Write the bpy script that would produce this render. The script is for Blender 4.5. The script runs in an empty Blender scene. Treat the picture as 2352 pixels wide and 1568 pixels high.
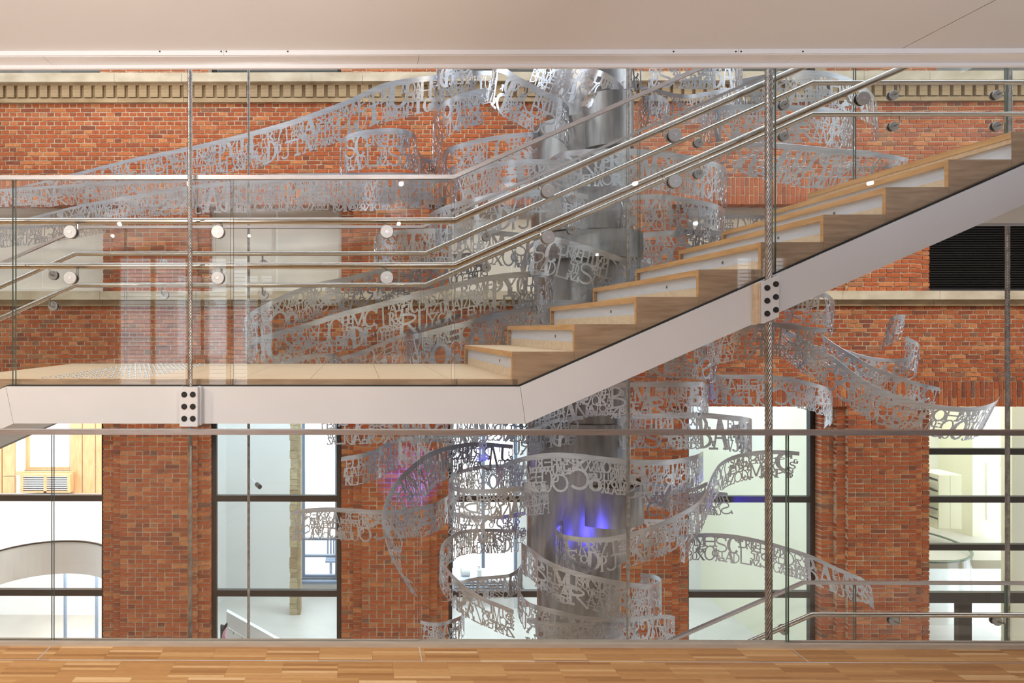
import bpy, math, random
import numpy as np
from mathutils import Vector

random.seed(11)
RNG = np.random.default_rng(5)
S = bpy.context.scene
COL = S.collection

# ------------------------------------------------------------------ camera
F = 1568.0                       # focal length in pixels of the 2352 px wide frame (24 mm)
PX, PY = 813.6, 758.0            # principal point of the shifted lens
TH = math.radians(0.38)
EYE = 1.62                       # eye height over the gallery floor
cT, sT = math.cos(TH), math.sin(TH)


def P(px, py, D):
    """World point on the plane Y = D (parallel to the brick wall) for a measured pixel."""
    x = (px - PX) / F
    dx, dy, dz = x * cT - sT, x * sT + cT, (PY - py) / F
    k = D / dy
    return Vector((dx * k, D, EYE + dz * k))


cam_d = bpy.data.cameras.new('camera')
cam = bpy.data.objects.new('camera', cam_d)
COL.objects.link(cam)
cam.location = (0, 0, EYE)
cam.rotation_euler = (math.radians(90), 0, TH)
cam_d.sensor_width = 36
cam_d.lens = 24
cam_d.shift_x = (1176 - PX) / 2352
cam_d.shift_y = -(784 - PY) / 2352
cam_d.clip_start = 0.05
cam_d.clip_end = 200
S.camera = cam

# ------------------------------------------------------------------ light
S.view_settings.view_transform = 'Standard'
S.view_settings.look = 'None'
S.view_settings.exposure = 0.0
S.view_settings.gamma = 1.0
S.view_settings.use_curve_mapping = False
S.cycles.transparent_max_bounces = 28
S.cycles.max_bounces = 7
S.cycles.diffuse_bounces = 4
S.cycles.glossy_bounces = 4
S.cycles.sample_clamp_indirect = 8.0

W = bpy.data.worlds.new('daylight')
S.world = W
W.use_nodes = True
bg = W.node_tree.nodes['Background']
bg.inputs[0].default_value = (0.86, 0.93, 1.0, 1)
bg.inputs[1].default_value = 3.2


def area(name, loc, target, sx, sy, energy, color):
    d = bpy.data.lights.new(name, 'AREA')
    d.shape = 'RECTANGLE'
    d.size, d.size_y, d.energy, d.color = sx, sy, energy, color
    o = bpy.data.objects.new(name, d)
    COL.objects.link(o)
    o.location = loc
    o.rotation_euler = (Vector(target) - Vector(loc)).to_track_quat('-Z', 'Y').to_euler()
    return o


def spot(name, loc, target, energy, color, ang=60, blend=0.6, rad=0.05):
    d = bpy.data.lights.new(name, 'SPOT')
    d.energy, d.color, d.spot_size, d.spot_blend, d.shadow_soft_size = energy, color, math.radians(ang), blend, rad
    o = bpy.data.objects.new(name, d)
    COL.objects.link(o)
    o.location = loc
    o.rotation_euler = (Vector(target) - Vector(loc)).to_track_quat('-Z', 'Y').to_euler()
    return o


# the room's lamps: warm downlights of the gallery, lamps on the atrium side, lights of the bright rooms beyond, plus unseen fills
for gx, e, c in ((-3.6, 180, (1.0, 0.86, 0.70)), (-1.6, 155, (1.0, 0.87, 0.73)), (0.4, 80, (1.0, 0.90, 0.82)), (2.6, 16, (0.98, 0.94, 0.94)), (4.8, 12, (0.92, 0.93, 1.0))):
    spot('gallery_downlight', (gx, 0.9, 3.0), (gx, 1.5, 0), e, c, 150, 0.5, 0.02)
for gx, e, c in ((-3.0, 70, (1, .92, .86)), (0.5, 50, (.93, .96, 1)), (4.2, 26, (.68, .84, 1))):
    spot('stringer_fill', (gx, -1.2, 2.95), (gx, 3.6, 1.2), e, c, 100, 0.7, 0.02)  # unseen fill spots added to brighten the stair stringer
for gx, e, c in ((-4.6, 280, (1.0, .93, .84)), (-1.4, 250, (.96, .96, .96)), (2.4, 130, (.82, .90, 1.0)), (5.6, 40, (.70, .80, 1.0))):
    spot('ceiling_fill', (gx, -2.6, 0.25), (gx, 2.0, 3.85), e * 5.5, c, 48, 0.6, 0.04)  # spots added out of view behind the camera to lighten the ceiling
for gx in (-3.0, 1.0, 5.0, 8.5):
    spot('atrium_floodlight', (gx, 5.6, 5.6), (gx, 9.5, 1.2), 330, (1.0, 0.88, 0.74), 100, 0.9, 0.15)
for gx, e, c in ((-4.9, 420, (1, .97, .92)), (-1.3, 230, (.70, .86, 1)), (2.2, 330, (.72, .88, 1)), (5.6, 250, (.70, .86, 1)), (9.2, 270, (.95, 1, .93))):
    area('reading_room_light', (gx, 12.0, 3.2), (gx, 12.4, -1), 2.6, 2.6, e * 0.8, c)
for gx in (-4.0, 0.0, 4.0, 8.0):
    area('ribbon_fill', (gx, 1.4, -0.36), (gx, 1.9, -4), 2.4, 1.2, 105, (0.97, 0.98, 1.0))  # fill added one storey down, so the lower ribbons mirror something bright
for q, d in ((1250, 6.3), (1390, 6.2), (1530, 6.4)):
    spot('blue_led', P(q, 1290, d), P(q, 1180, d + 0.6), 12, (0.06, 0.05, 1.0), 84, 0.9, 0.12)
spot('blue_led', P(1760, 1240, 8.9), P(1725, 1146, 9.76), 300, (0.05, 0.04, 1.0), 34, 0.5, 0.03)
spot('purple_led', P(985, 1180, 8.7), P(945, 1100, 9.5), 70, (0.10, 0.05, 1.0), 62, 0.8, 0.03)


# ------------------------------------------------------------------ materials
def lin(r, g, b):
    f = lambda c: ((c / 255 + 0.055) / 1.055) ** 2.4 if c / 255 > 0.04045 else c / 255 / 12.92
    return (f(r), f(g), f(b), 1)


def mat(name, col, rough=0.5, metal=0.0, spec=0.5):
    m = bpy.data.materials.new(name)
    m.use_nodes = True
    b = m.node_tree.nodes['Principled BSDF']
    b.inputs['Base Color'].default_value = col
    b.inputs['Roughness'].default_value = rough
    b.inputs['Metallic'].default_value = metal
    b.inputs['Specular IOR Level'].default_value = spec
    return m


def nodes(m):
    nt = m.node_tree
    return nt, nt.nodes['Principled BSDF'], nt.nodes.new, nt.links.new


def noise_mat(name, c0, c1, scale, stretch=(1, 1, 1), rough=0.5, metal=0.0, bump=0.0, detail=6, distort=0.0):
    """A base colour that wanders between two tones along a stretched noise."""
    m = mat(name, c0, rough, metal)
    nt, b, N, L = nodes(m)
    tc = N('ShaderNodeTexCoord')
    mp = N('ShaderNodeMapping')
    mp.inputs['Scale'].default_value = stretch
    no = N('ShaderNodeTexNoise')
    no.inputs['Scale'].default_value = scale
    no.inputs['Detail'].default_value = detail
    no.inputs['Distortion'].default_value = distort
    mx = N('ShaderNodeMix')
    mx.data_type = 'RGBA'
    mx.inputs['A'].default_value = c0
    mx.inputs['B'].default_value = c1
    L(tc.outputs['Object'], mp.inputs['Vector'])
    L(mp.outputs[0], no.inputs['Vector'])
    rp = N('ShaderNodeValToRGB')
    rp.color_ramp.elements[0].position = 0.36
    rp.color_ramp.elements[1].position = 0.66
    L(no.outputs[0], rp.inputs[0])
    L(rp.outputs[0], mx.inputs['Factor'])
    L(mx.outputs['Result'], b.inputs['Base Color'])
    if bump:
        bp = N('ShaderNodeBump')
        bp.inputs['Strength'].default_value = bump
        bp.inputs['Distance'].default_value = 0.004
        L(no.outputs[0], bp.inputs['Height'])
        L(bp.outputs[0], b.inputs['Normal'])
    return m


def piece_mat(name, stops, rough, noise_scale, stretch=(1, 1, 1), bump=0.3, dark=0.75, spec=0.3):
    """Each loose piece (object or mesh island) picks its own tone from a ramp."""
    m = mat(name, stops[0][1], rough, 0, spec)
    nt, b, N, L = nodes(m)
    geo, oi = N('ShaderNodeNewGeometry'), N('ShaderNodeObjectInfo')
    ad, fr = N('ShaderNodeMath'), N('ShaderNodeMath')
    fr.operation = 'FRACT'
    L(geo.outputs['Random Per Island'], ad.inputs[0])
    L(oi.outputs['Random'], ad.inputs[1])
    L(ad.outputs[0], fr.inputs[0])
    rp = N('ShaderNodeValToRGB')
    els = rp.color_ramp.elements
    while len(els) < len(stops):
        els.new(0.5)
    for e, (p, c) in zip(els, stops):
        e.position, e.color = p, c
    L(fr.outputs[0], rp.inputs[0])
    mp = N('ShaderNodeMapping')
    mp.inputs['Scale'].default_value = stretch
    L(geo.outputs['Position'], mp.inputs['Vector'])
    no = N('ShaderNodeTexNoise')
    no.inputs['Scale'].default_value = noise_scale
    no.inputs['Detail'].default_value = 7
    L(mp.outputs[0], no.inputs['Vector'])
    mr = N('ShaderNodeMapRange')
    mr.inputs['From Min'].default_value, mr.inputs['From Max'].default_value = 0.35, 0.7
    mr.inputs['To Min'].default_value, mr.inputs['To Max'].default_value = dark, 1.12
    L(no.outputs[0], mr.inputs['Value'])
    mu = N('ShaderNodeMix')
    mu.data_type, mu.blend_type = 'RGBA', 'MULTIPLY'
    mu.inputs['Factor'].default_value = 1
    L(rp.outputs[0], mu.inputs['A'])
    L(mr.outputs[0], mu.inputs['B'])
    L(mu.outputs['Result'], b.inputs['Base Color'])
    bp = N('ShaderNodeBump')
    bp.inputs['Strength'].default_value = bump
    bp.inputs['Distance'].default_value = 0.006
    L(no.outputs[0], bp.inputs['Height'])
    L(bp.outputs[0], b.inputs['Normal'])
    return m


def glass_mat(name, tint, refl=1.0):
    m = bpy.data.materials.new(name)
    m.use_nodes = True
    nt = m.node_tree
    nt.nodes.clear()
    N, L = nt.nodes.new, nt.links.new
    out, mix, tr, gl = N('ShaderNodeOutputMaterial'), N('ShaderNodeMixShader'), N('ShaderNodeBsdfTransparent'), N('ShaderNodeBsdfGlossy')
    geo, dot, ab, om, pw, ml = (N('ShaderNodeNewGeometry'), N('ShaderNodeVectorMath'), N('ShaderNodeMath'), N('ShaderNodeMath'),
                                N('ShaderNodeMath'), N('ShaderNodeMath'))
    tr.inputs[0].default_value = tint
    gl.inputs['Roughness'].default_value = 0.0
    dot.operation = 'DOT_PRODUCT'
    ab.operation, om.operation, pw.operation, ml.operation = 'ABSOLUTE', 'SUBTRACT', 'POWER', 'MULTIPLY_ADD'
    om.inputs[0].default_value, pw.inputs[1].default_value = 1.0, 5.0
    ml.inputs[1].default_value, ml.inputs[2].default_value = 0.96 * refl, 0.04 * refl
    L(geo.outputs['Incoming'], dot.inputs[0])
    L(geo.outputs['Normal'], dot.inputs[1])
    L(dot.outputs['Value'], ab.inputs[0])
    L(ab.outputs[0], om.inputs[1])
    L(om.outputs[0], pw.inputs[0])
    L(pw.outputs[0], ml.inputs[0])
    L(ml.outputs[0], mix.inputs[0])
    L(tr.outputs[0], mix.inputs[1])
    L(gl.outputs[0], mix.inputs[2])
    L(mix.outputs[0], out.inputs[0])
    return m


M = {}
M['ceiling'] = noise_mat('white_ceiling_paint', lin(226, 225, 225), lin(220, 219, 219), 0.7, rough=0.6)
M['white_steel'] = noise_mat('white_lacquered_steel', lin(211, 214, 219), lin(205, 208, 213), 1.2, rough=0.42)
M['white_trim'] = mat('white_gloss_trim', lin(226, 224, 224), 0.22)
M['joint'] = mat('tan_joint', lin(150, 118, 92), 0.8)
M['oak_top'] = noise_mat('oiled_oak', lin(216, 188, 154), lin(200, 170, 134), 5, (0.7, 7, 7), 0.42, 0, 0.05)
M['oak_nose'] = noise_mat('honey_oak', lin(208, 164, 112), lin(190, 144, 92), 6, (8, .8, 8), 0.4, 0, 0.05)
M['oak_side'] = noise_mat('brown_oak', lin(182, 154, 128), lin(156, 128, 104), 5, (1.0, 5, 10), 0.45, 0, 0.06, 8, 0.6)
M['plywood'] = noise_mat('pale_plywood', lin(220, 200, 172), lin(206, 184, 154), 4, (2, 5, 9), 0.5)
M['alu'] = noise_mat('satin_aluminium', lin(216, 220, 228), lin(206, 210, 220), 8, (1, 1, 12), 0.4, 0.12)
M['steel'] = noise_mat('brushed_steel', lin(188, 182, 174), lin(170, 164, 156), 14, (1, 12, 12), 0.2, 1.0)
M['cap'] = noise_mat('satin_steel_cap', lin(196, 192, 192), lin(182, 178, 178), 10, (1, 12, 12), 0.4, 1.0)
M['rope'] = noise_mat('wire_rope_steel', lin(196, 192, 188), lin(160, 156, 152), 30, (1, 1, 1), 0.35, 1.0)
M['channel'] = noise_mat('satin_channel', lin(206, 200, 190), lin(194, 188, 178), 6, (1, 8, 8), 0.4, 0.25)
M['disc'] = noise_mat('turned_steel', lin(178, 178, 178), lin(162, 162, 162), 20, (1, 12, 12), 0.42, 1.0)
M['black'] = mat('black_rubber', lin(18, 17, 18), 0.5)
M['frame'] = mat('dark_window_steel', lin(40, 37, 36), 0.4)
M['glass'] = glass_mat('clear_glass', (0.975, 0.985, 0.98, 1), 1.0)
M['pane'] = glass_mat('window_glass', (0.97, 0.985, 0.985, 1), 0.6)
M['edge'] = mat('green_glass_edge', lin(96, 118, 108), 0.2, 0.0, 0.6)
M['mortar'] = noise_mat('sand_mortar', lin(208, 188, 160), lin(186, 164, 136), 9, rough=0.9, bump=0.3)
M['brick'] = piece_mat('red_brick', [(0.0, lin(134, 80, 62)), (0.12, lin(162, 90, 62)), (0.4, lin(182, 99, 60)), (0.62, lin(172, 89, 56)),
                                     (0.82, lin(190, 112, 70)), (0.93, lin(202, 132, 84)), (1.0, lin(128, 92, 76))], 0.85, 26, (1, 1, 1.8), 0.7, 0.74, 0.2)
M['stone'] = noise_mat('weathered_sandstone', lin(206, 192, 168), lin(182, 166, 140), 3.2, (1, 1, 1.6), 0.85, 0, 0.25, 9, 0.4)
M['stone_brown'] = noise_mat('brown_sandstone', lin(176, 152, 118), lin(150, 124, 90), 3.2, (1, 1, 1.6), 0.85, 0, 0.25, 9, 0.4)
M['parquet'] = piece_mat('lamella_parquet', [(0.0, lin(166, 120, 74)), (0.25, lin(186, 140, 90)), (0.7, lin(196, 150, 98)), (0.88, lin(208, 166, 114)),
                                             (1.0, lin(226, 192, 146))], 0.38, 9, (2, 40, 40), 0.08, 0.88, 0.4)
M['letters'] = noise_mat('cut_stainless_sheet', lin(212, 216, 224), lin(190, 195, 204), 5, (1, 1, 10), 0.3, 1.0)
M['drum'] = noise_mat('rolled_stainless', lin(172, 172, 172), lin(146, 146, 147), 3, (6, 6, 1), 0.34, 1.0)
M['wall_white'] = noise_mat('white_wall', lin(236, 236, 234), lin(230, 230, 228), 1.0, rough=0.7)
M['wall_cream'] = noise_mat('cream_wall', lin(232, 228, 206), lin(226, 222, 198), 1.0, rough=0.7)
M['panel_white'] = noise_mat('white_blind_panel', lin(226, 219, 208), lin(218, 210, 198), 1.4, rough=0.6)
M['panel_wood'] = noise_mat('light_wood_panel', lin(228, 180, 134), lin(214, 162, 116), 4, (6, 6, 1), 0.5)
M['pale_stone'] = piece_mat('pale_quarry_stone', [(0, lin(188, 172, 138)), (0.5, lin(204, 190, 158)), (1, lin(172, 150, 118))], 0.8, 12, (1, 1, 3), 0.3, 0.8)
M['floor_pale'] = noise_mat('pale_floor', lin(206, 200, 192), lin(196, 190, 182), 1.5, rough=0.4)
M['wall_taupe'] = noise_mat('taupe_wall', lin(150, 142, 134), lin(142, 134, 126), 1.0, rough=0.7)
M['louvre'] = mat('black_louvre', lin(22, 20, 20), 0.45)
M['blue_grey'] = mat('blue_grey_paint', lin(120, 138, 160), 0.5)
M['pink'] = mat('pink_cloth', lin(226, 170, 190), 0.8)
M['lens'] = mat('lamp_lens', lin(235, 240, 245), 0.2)
M['soffit'] = mat('grey_white_soffit', lin(206, 206, 202), 0.55)


# ------------------------------------------------------------------ mesh helpers
class MB:
    def __init__(s):
        s.v, s.f = [], []

    def box(s, x0, x1, y0, y1, z0, z1, j=0.0):
        n = len(s.v)
        for x in (x0, x1):
            for y in (y0, y1):
                for z in (z0, z1):
                    if j:
                        s.v.append((x + random.uniform(-j, j), y + random.uniform(-j, j), z + random.uniform(-j, j)))
                    else:
                        s.v.append((x, y, z))
        for q in ((0, 1, 3, 2), (4, 6, 7, 5), (0, 4, 5, 1), (2, 3, 7, 6), (0, 2, 6, 4), (1, 5, 7, 3)):
            s.f.append(tuple(n + k for k in q))
        return s

    def prism(s, poly, y0, y1):
        """polygon in XZ extruded along Y"""
        n, k = len(s.v), len(poly)
        s.v += [(x, y0, z) for x, z in poly] + [(x, y1, z) for x, z in poly]
        s.f.append(tuple(n + i for i in range(k)))
        s.f.append(tuple(n + k + i for i in reversed(range(k))))
        for i in range(k):
            j = (i + 1) % k
            s.f.append((n + j, n + i, n + k + i, n + k + j))
        return s

    def band(s, xs, lo, hi, y0, y1):
        """strip along X between two height curves, extruded along Y, cut in quads"""
        n = len(s.v)
        for x in xs:
            a, b = lo(x), hi(x)
            s.v += [(x, y0, a), (x, y0, b), (x, y1, a), (x, y1, b)]
        m = len(xs)
        for i in range(m - 1):
            a, b = n + 4 * i, n + 4 * i + 4
            s.f += [(a, b, b + 1, a + 1), (a + 2, a + 3, b + 3, b + 2), (a + 1, b + 1, b + 3, a + 3), (a, a + 2, b + 2, b)]
        s.f.append((n, n + 1, n + 3, n + 2))
        e = n + 4 * (m - 1)
        s.f.append((e, e + 2, e + 3, e + 1))
        return s

    def tube(s, pts, r, n=12, cap=True):
        pts = [Vector(p) for p in pts]
        base = len(s.v)
        for i, p in enumerate(pts):
            a = (pts[i] - pts[i - 1]).normalized() if i else None
            b = (pts[i + 1] - pts[i]).normalized() if i < len(pts) - 1 else None
            t = (a + b).normalized() if a and b else (a or b)
            k = 1 / max(0.4, t.dot(a)) if a and b else 1.0
            up = Vector((0, 1, 0)) if abs(t.y) < 0.9 else Vector((1, 0, 0))
            u = t.cross(up).normalized()
            w = u.cross(t).normalized()
            bend = None
            if a and b and (b - a).length > 1e-5:
                bend = (b - a).normalized()
            for q in range(n):
                d = u * math.cos(2 * math.pi * q / n) + w * math.sin(2 * math.pi * q / n)
                if bend is not None:
                    d = d + bend * d.dot(bend) * (k - 1)
                s.v.append(tuple(p + d * r))
        for i in range(len(pts) - 1):
            for q in range(n):
                a, b = base + i * n + q, base + i * n + (q + 1) % n
                s.f.append((a, b, b + n, a + n))
        if cap:
            s.f.append(tuple(base + q for q in reversed(range(n))))
            e = base + (len(pts) - 1) * n
            s.f.append(tuple(e + q for q in range(n)))
        return s

    def disc(s, c, r, y0, y1, n=24, bev=0.0):
        """short cylinder along Y"""
        b = len(s.v)
        rings = [(y0, r - bev), (y0 + bev, r), (y1, r)] if bev else [(y0, r), (y1, r)]
        for y, rr in rings:
            for q in range(n):
                t = 2 * math.pi * q / n
                s.v.append((c[0] + rr * math.cos(t), y, c[1] + rr * math.sin(t)))
        for i in range(len(rings) - 1):
            for q in range(n):
                a, d = b + i * n + q, b + i * n + (q + 1) % n
                s.f.append((a, d, d + n, a + n))
        s.f.append(tuple(b + q for q in reversed(range(n))))
        e = b + (len(rings) - 1) * n
        s.f.append(tuple(e + q for q in range(n)))
        return s

    def drum(s, c, r, z0, z1, n=48, cap=True, r1=None):
        """cylinder along Z"""
        b = len(s.v)
        for z, rr in ((z0, r), (z1, r if r1 is None else r1)):
            for q in range(n):
                t = 2 * math.pi * q / n
                s.v.append((c[0] + rr * math.cos(t), c[1] + rr * math.sin(t), z))
        for q in range(n):
            a, d = b + q, b + (q + 1) % n
            s.f.append((a, d, d + n, a + n))
        if cap:
            s.f.append(tuple(b + q for q in reversed(range(n))))
            s.f.append(tuple(b + n + q for q in range(n)))
        return s

    def mesh(s, name):
        me = bpy.data.meshes.new(name)
        me.from_pydata(s.v, [], s.f)
        me.validate()
        return me

    def build(s, name, m, parent=None, smooth=False, angle=35):
        me = s.mesh(name)
        me.materials.append(m)
        if smooth:
            for p in me.polygons:
                p.use_smooth = True
            me.set_sharp_from_angle(angle=math.radians(angle))
        return link(name, me, parent)


def link(name, me, parent=None, loc=(0, 0, 0)):
    o = bpy.data.objects.new(name, me)
    COL.objects.link(o)
    if parent is not None:
        o.parent = parent
    o.location = loc
    return o


def tag(o, label=None, cat=None, group=None, kind=None):
    for k, v in (('label', label), ('category', cat), ('group', group), ('kind', kind)):
        if v:
            o[k] = v
    return o


def thing(name, label, cat, loc=(0, 0, 0), group=None):
    o = bpy.data.objects.new(name, None)
    COL.objects.link(o)
    o.location = loc
    o.empty_display_size = 0.1
    return tag(o, label, cat, group)


def local(mb, loc):
    """shift a mesh into the frame of a parent standing at loc"""
    mb.v = [(x - loc[0], y - loc[1], z - loc[2]) for x, y, z in mb.v]
    return mb


def copy_tree(o, parent=None):
    c = o.copy()
    COL.objects.link(c)
    c.parent = parent
    for ch in list(o.children):
        copy_tree(ch, c)
    return c


# ================================================================== SETTING: gallery
DG = 3.51                                   # depth of the gallery balustrade
fl = MB().box(-7, 12.6, -3.6, 3.118, -0.30, -0.001).box(-7, 12.6, 3.118, 3.50, -0.30, -0.012).build('floor', M['parquet'])
tag(fl, 'gallery floor of narrow oak parquet strips', None, None, 'structure')
# parquet strips in view: blocks of short strips laid side by side
strips, extra = [], MB()
row, y = 0, 3.495
lamella = []
for v in range(6):
    me = MB().box(-0.1322, 0.1322, -0.0110, 0.0110, -0.010, 0.0).mesh('parquet_strip')
    me.materials.append(M['parquet'])
    lamella.append(me)
blk, off = 0, 0.0
while y > 3.118:
    if row % 7 == 0:
        off = random.uniform(-0.13, 0.13)
    x = -3.1 + off
    while x < 5.2:
        cx = x + 0.1325
        lim = (cx > -0.53 * y - 0.12 and cx < 0.978 * y + 0.12)
        if lim and len(strips) < 300 and y < 3.49 - 0.0:
            o = link('parquet_strip', lamella[len(strips) % 6], fl, (cx, y - 0.0112, random.uniform(-0.0006, 0.0004)))
            strips.append(o)
        else:
            extra.box(x + 0.0003, x + 0.2647, y - 0.0222, y - 0.0002, -0.010, 0.0)
        x += 0.265
    y -= 0.0224
    row += 1
tag(extra.build('parquet_strips', M['parquet'], fl), None, None, None, 'stuff')
jm = MB()
for xs in (-1.58, 0.309, 2.198):
    jm.box(xs - 0.002, xs + 0.002, 3.345, 3.49, -0.004, 0.0012)
jm.box(-3.4, 5.3, 3.343, 3.3465, -0.004, 0.0012)
jm.build('floor_hatch_joint', M['alu'], fl)

# ceiling with one joint in view, edge profile of the slab above
DC = 3.40
zc = P(1176, 114, DC).z
ce = MB().box(-7, 2.688, -3.6, DC, zc, zc + 0.03).box(2.694, 12.6, -3.6, DC, zc, zc + 0.03).build('ceiling', M['ceiling'])
tag(ce, 'smooth white gallery ceiling with a single open joint', None, None, 'structure')
MB().box(2.684, 2.698, -3.6, DC, zc + 0.022, zc + 0.035).build('ceiling_joint', M['joint'], ce)
MB().box(-7, 12.6, -3.6, 3.52, zc + 0.035, zc + 0.9).build('ceiling_slab', M['ceiling'], ce)
z1 = P(1176, 124.5, DC).z
t1 = MB()
jx = [P(q, 120, DC).x for q in (514, 1696)]
xs = [-7] + jx + [9]
for a, b in zip(xs[:-1], xs[1:]):
    t1.box(a + 0.0007, b - 0.0007, DC, DC + 0.012, z1, zc + 0.002)
e1 = t1.build('trim_1', M['white_trim'])
tag(e1, 'white edge strip along the front of the ceiling', None, None, 'structure')
for q in (367, 508, 520, 661, 1547, 1690, 1702, 1844):
    p = P(q, 118.5, DC)
    MB().disc((p.x, p.z), 0.0042, DC - 0.002, DC + 0.004, 10).build('screw', M['frame'], e1)
D2 = 3.53
t2 = MB()
for a, b in zip([-7] + [P(q, 135, 3.46).x for q in (109, 961, 1817)], [P(q, 135, 3.46).x for q in (109, 961, 1817)] + [9]):
    t2.box(a + 0.0009, b - 0.0009, DC + 0.013, D2 - 0.012, z1 - 0.002, z1 + 0.03)
e2 = t2.build('trim_2', M['white_trim'])
tag(e2, 'white soffit boards under the edge of the ceiling slab', None, None, 'structure')
zb = P(1176, 156.5, D2).z
t3 = MB()
prof = [(D2 - 0.012, z1 + 0.02), (D2 - 0.012, zb + 0.006), (D2 - 0.008, zb), (D2 + 0.01, zb), (D2 + 0.014, zb + 0.006), (D2 + 0.014, zc + 0.9)]
n0 = len(prof)
t3.v = [(-7, y_, z_) for y_, z_ in prof] + [(9, y_, z_) for y_, z_ in prof]
t3.f = [(i, i + 1, n0 + i + 1, n0 + i) for i in range(n0 - 1)]
e3 = t3.build('trim_3', M['white_trim'])
tag(e3, 'rounded white nosing at the outer edge of the slab', None, None, 'structure')

# wall behind the viewer, with two blind-hung windows whose mirror image shows in the stair glass
YB = -3.6
wins = [(-3.95, -2.75), (-2.50, -1.75), (6.05, 6.95)]
wb = MB()
xx = -7.0
for a, b in wins:
    wb.box(xx, a, YB - 0.25, YB, 0, zc + 0.03)
    wb.box(a, b, YB - 0.25, YB, 2.85, zc + 0.03).box(a, b, YB - 0.25, YB, 0, 0.3)
    xx = b
wb.box(xx, 12.6, YB - 0.25, YB, 0, zc + 0.03)
wall_f = wb.build('wall_front', M['wall_taupe'])
tag(wall_f, 'taupe wall at the inner side of the gallery', None, None, 'structure')
for n_, (a, b) in enumerate(wins):
    w = MB()
    for fx in (a, (a + b) / 2 - 0.03, b - 0.06):
        w.box(fx, fx + 0.06, YB - 0.2, YB - 0.12, 0.3, 2.85)
    w.box(a + 0.06, b - 0.06, YB - 0.2, YB - 0.12, 0.3, 0.36).box(a + 0.06, b - 0.06, YB - 0.2, YB - 0.12, 2.79, 2.85)
    o = w.build('window_%d' % (n_ + 10), M['panel_wood'])
    tag(o, 'timber window with a white slatted blind in the gallery wall', None, None, 'structure')
    bl = MB()
    z = 0.42
    while z < 2.78:
        bl.v += [(a + 0.07, YB - 0.11, z), (b - 0.07, YB - 0.11, z), (b - 0.07, YB - 0.07, z + 0.012), (a + 0.07, YB - 0.07, z + 0.012)]
        k = len(bl.v)
        bl.f.append((k - 4, k - 3, k - 2, k - 1))
        z += 0.062
    tag(bl.build('blind_slats', M['wall_white'], o), None, None, None, 'stuff')
for nm, x0, x1 in (('wall_left', -7.2, -7.0), ('wall_right', 12.6, 12.8)):
    if nm == 'wall_left':
        o = MB().box(x0, x1, -3.8, 9.8, -4.4, 7.0).build(nm, M['wall_white'])
    else:
        o = MB().box(x0, x1, -3.8, 9.8, -4.4, 7.0).build(nm, M['wall_white'])
    tag(o, 'plain white side wall of the atrium', None, None, 'structure')
o = MB().box(-9.5, 12.6, -1.2, 15.4, -4.6, -4.4).build('floor.001', M['floor_pale'])
tag(o, 'pale floor of the atrium far below', None, None, 'structure')
o = MB().box(-7, 12.6, -1.2, -1.0, -4.4, -0.30).build('wall_front.001', M['wall_white'])
tag(o, 'white wall of the gallery one storey below', None, None, 'structure')
o = MB().box(-7, 12.6, -3.6, -3.5, 3.9, 7.6).build('wall_front.002', M['wall_white'])
tag(o, 'white wall of the gallery one storey above', None, None, 'structure')
o = MB().box(-7, 12.6, -3.6, 3.6, 7.6, 7.7).build('ceiling.003', M['wall_taupe'])
tag(o, 'ceiling of the gallery one storey above', None, None, 'structure')

# ================================================================== SETTING: brick facade
DW = 9.5
CR = 0.0629                                # course height
JT = 0.0155


def zz(px, py, D=DW):
    return P(px, py, D).z


Z_cop1, Z_cop0 = zz(250, 167, 9.38), zz(250, 187.5, 9.38)
Z_fil0, Z_den0, Z_low0 = zz(250, 199), zz(250, 228), zz(250, 237.5)
Z_solA1, Z_solA0 = zz(1900, 406), zz(1900, 468)
Z_sill1, Z_sill0, Z_sub0 = zz(2100, 667.5, 9.40), zz(2100, 687.5, 9.40), zz(2100, 702)
Z_solB1, Z_solB0 = zz(2100, 875), zz(2100, 933)
Z_bot = -3.4
PIER_C = [-6.23, -2.86, 0.51, 3.88, 7.25, 10.62]
XL, XR = -6.9, 12.4
HWF, HW1, HW2 = 0.468, 0.585, 0.755
D1_, D2_ = 9.56, 9.63
DWIN = 9.76

bvar = {}


def brick_mesh(w, d, h):
    key = (round(w, 3), round(d, 3), round(h, 3))
    lst = bvar.setdefault(key, [])
    if len(lst) < 3:
        mb = MB()
        j = 0.0036
        mb.box(-w / 2, w / 2, 0, d, -h / 2, h / 2)
        # worn front: pull the face in at its corners
        vs = []
        for (x, y_, z) in mb.v:
            vs.append((x + random.uniform(-j, j), y_ + (random.uniform(0, 0.004) if y_ == 0 else 0), z + random.uniform(-j, j)))
        mb.v = vs
        me = mb.mesh('brick')
        me.materials.append(M['brick'])
        lst.append(me)
        return me
    return random.choice(lst)


class Bricks:
    """collects bricks of one wall piece; those in plain view become single objects, the others one joined part"""
    def __init__(s, parent, limit):
        s.parent, s.limit, s.n, s.mb = parent, limit, 0, MB()

    def add(s, x0, x1, y0, y1, z0, z1, single):
        if single and s.n < s.limit:
            w, h = x1 - x0, z1 - z0
            me = brick_mesh(w, y1 - y0, h)
            link('brick', me, s.parent, ((x0 + x1) / 2, y0 + random.uniform(-0.003, 0.002), (z0 + z1) / 2))
            s.n += 1
        else:
            dy = random.uniform(-0.003, 0.002)
            s.mb.box(x0, x1, y0 + dy, y1, z0, z1, 0.003)

    def finish(s):
        if s.mb.v:
            tag(s.mb.build('brick_courses', M['brick'], s.parent), None, None, None, 'stuff')


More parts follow.
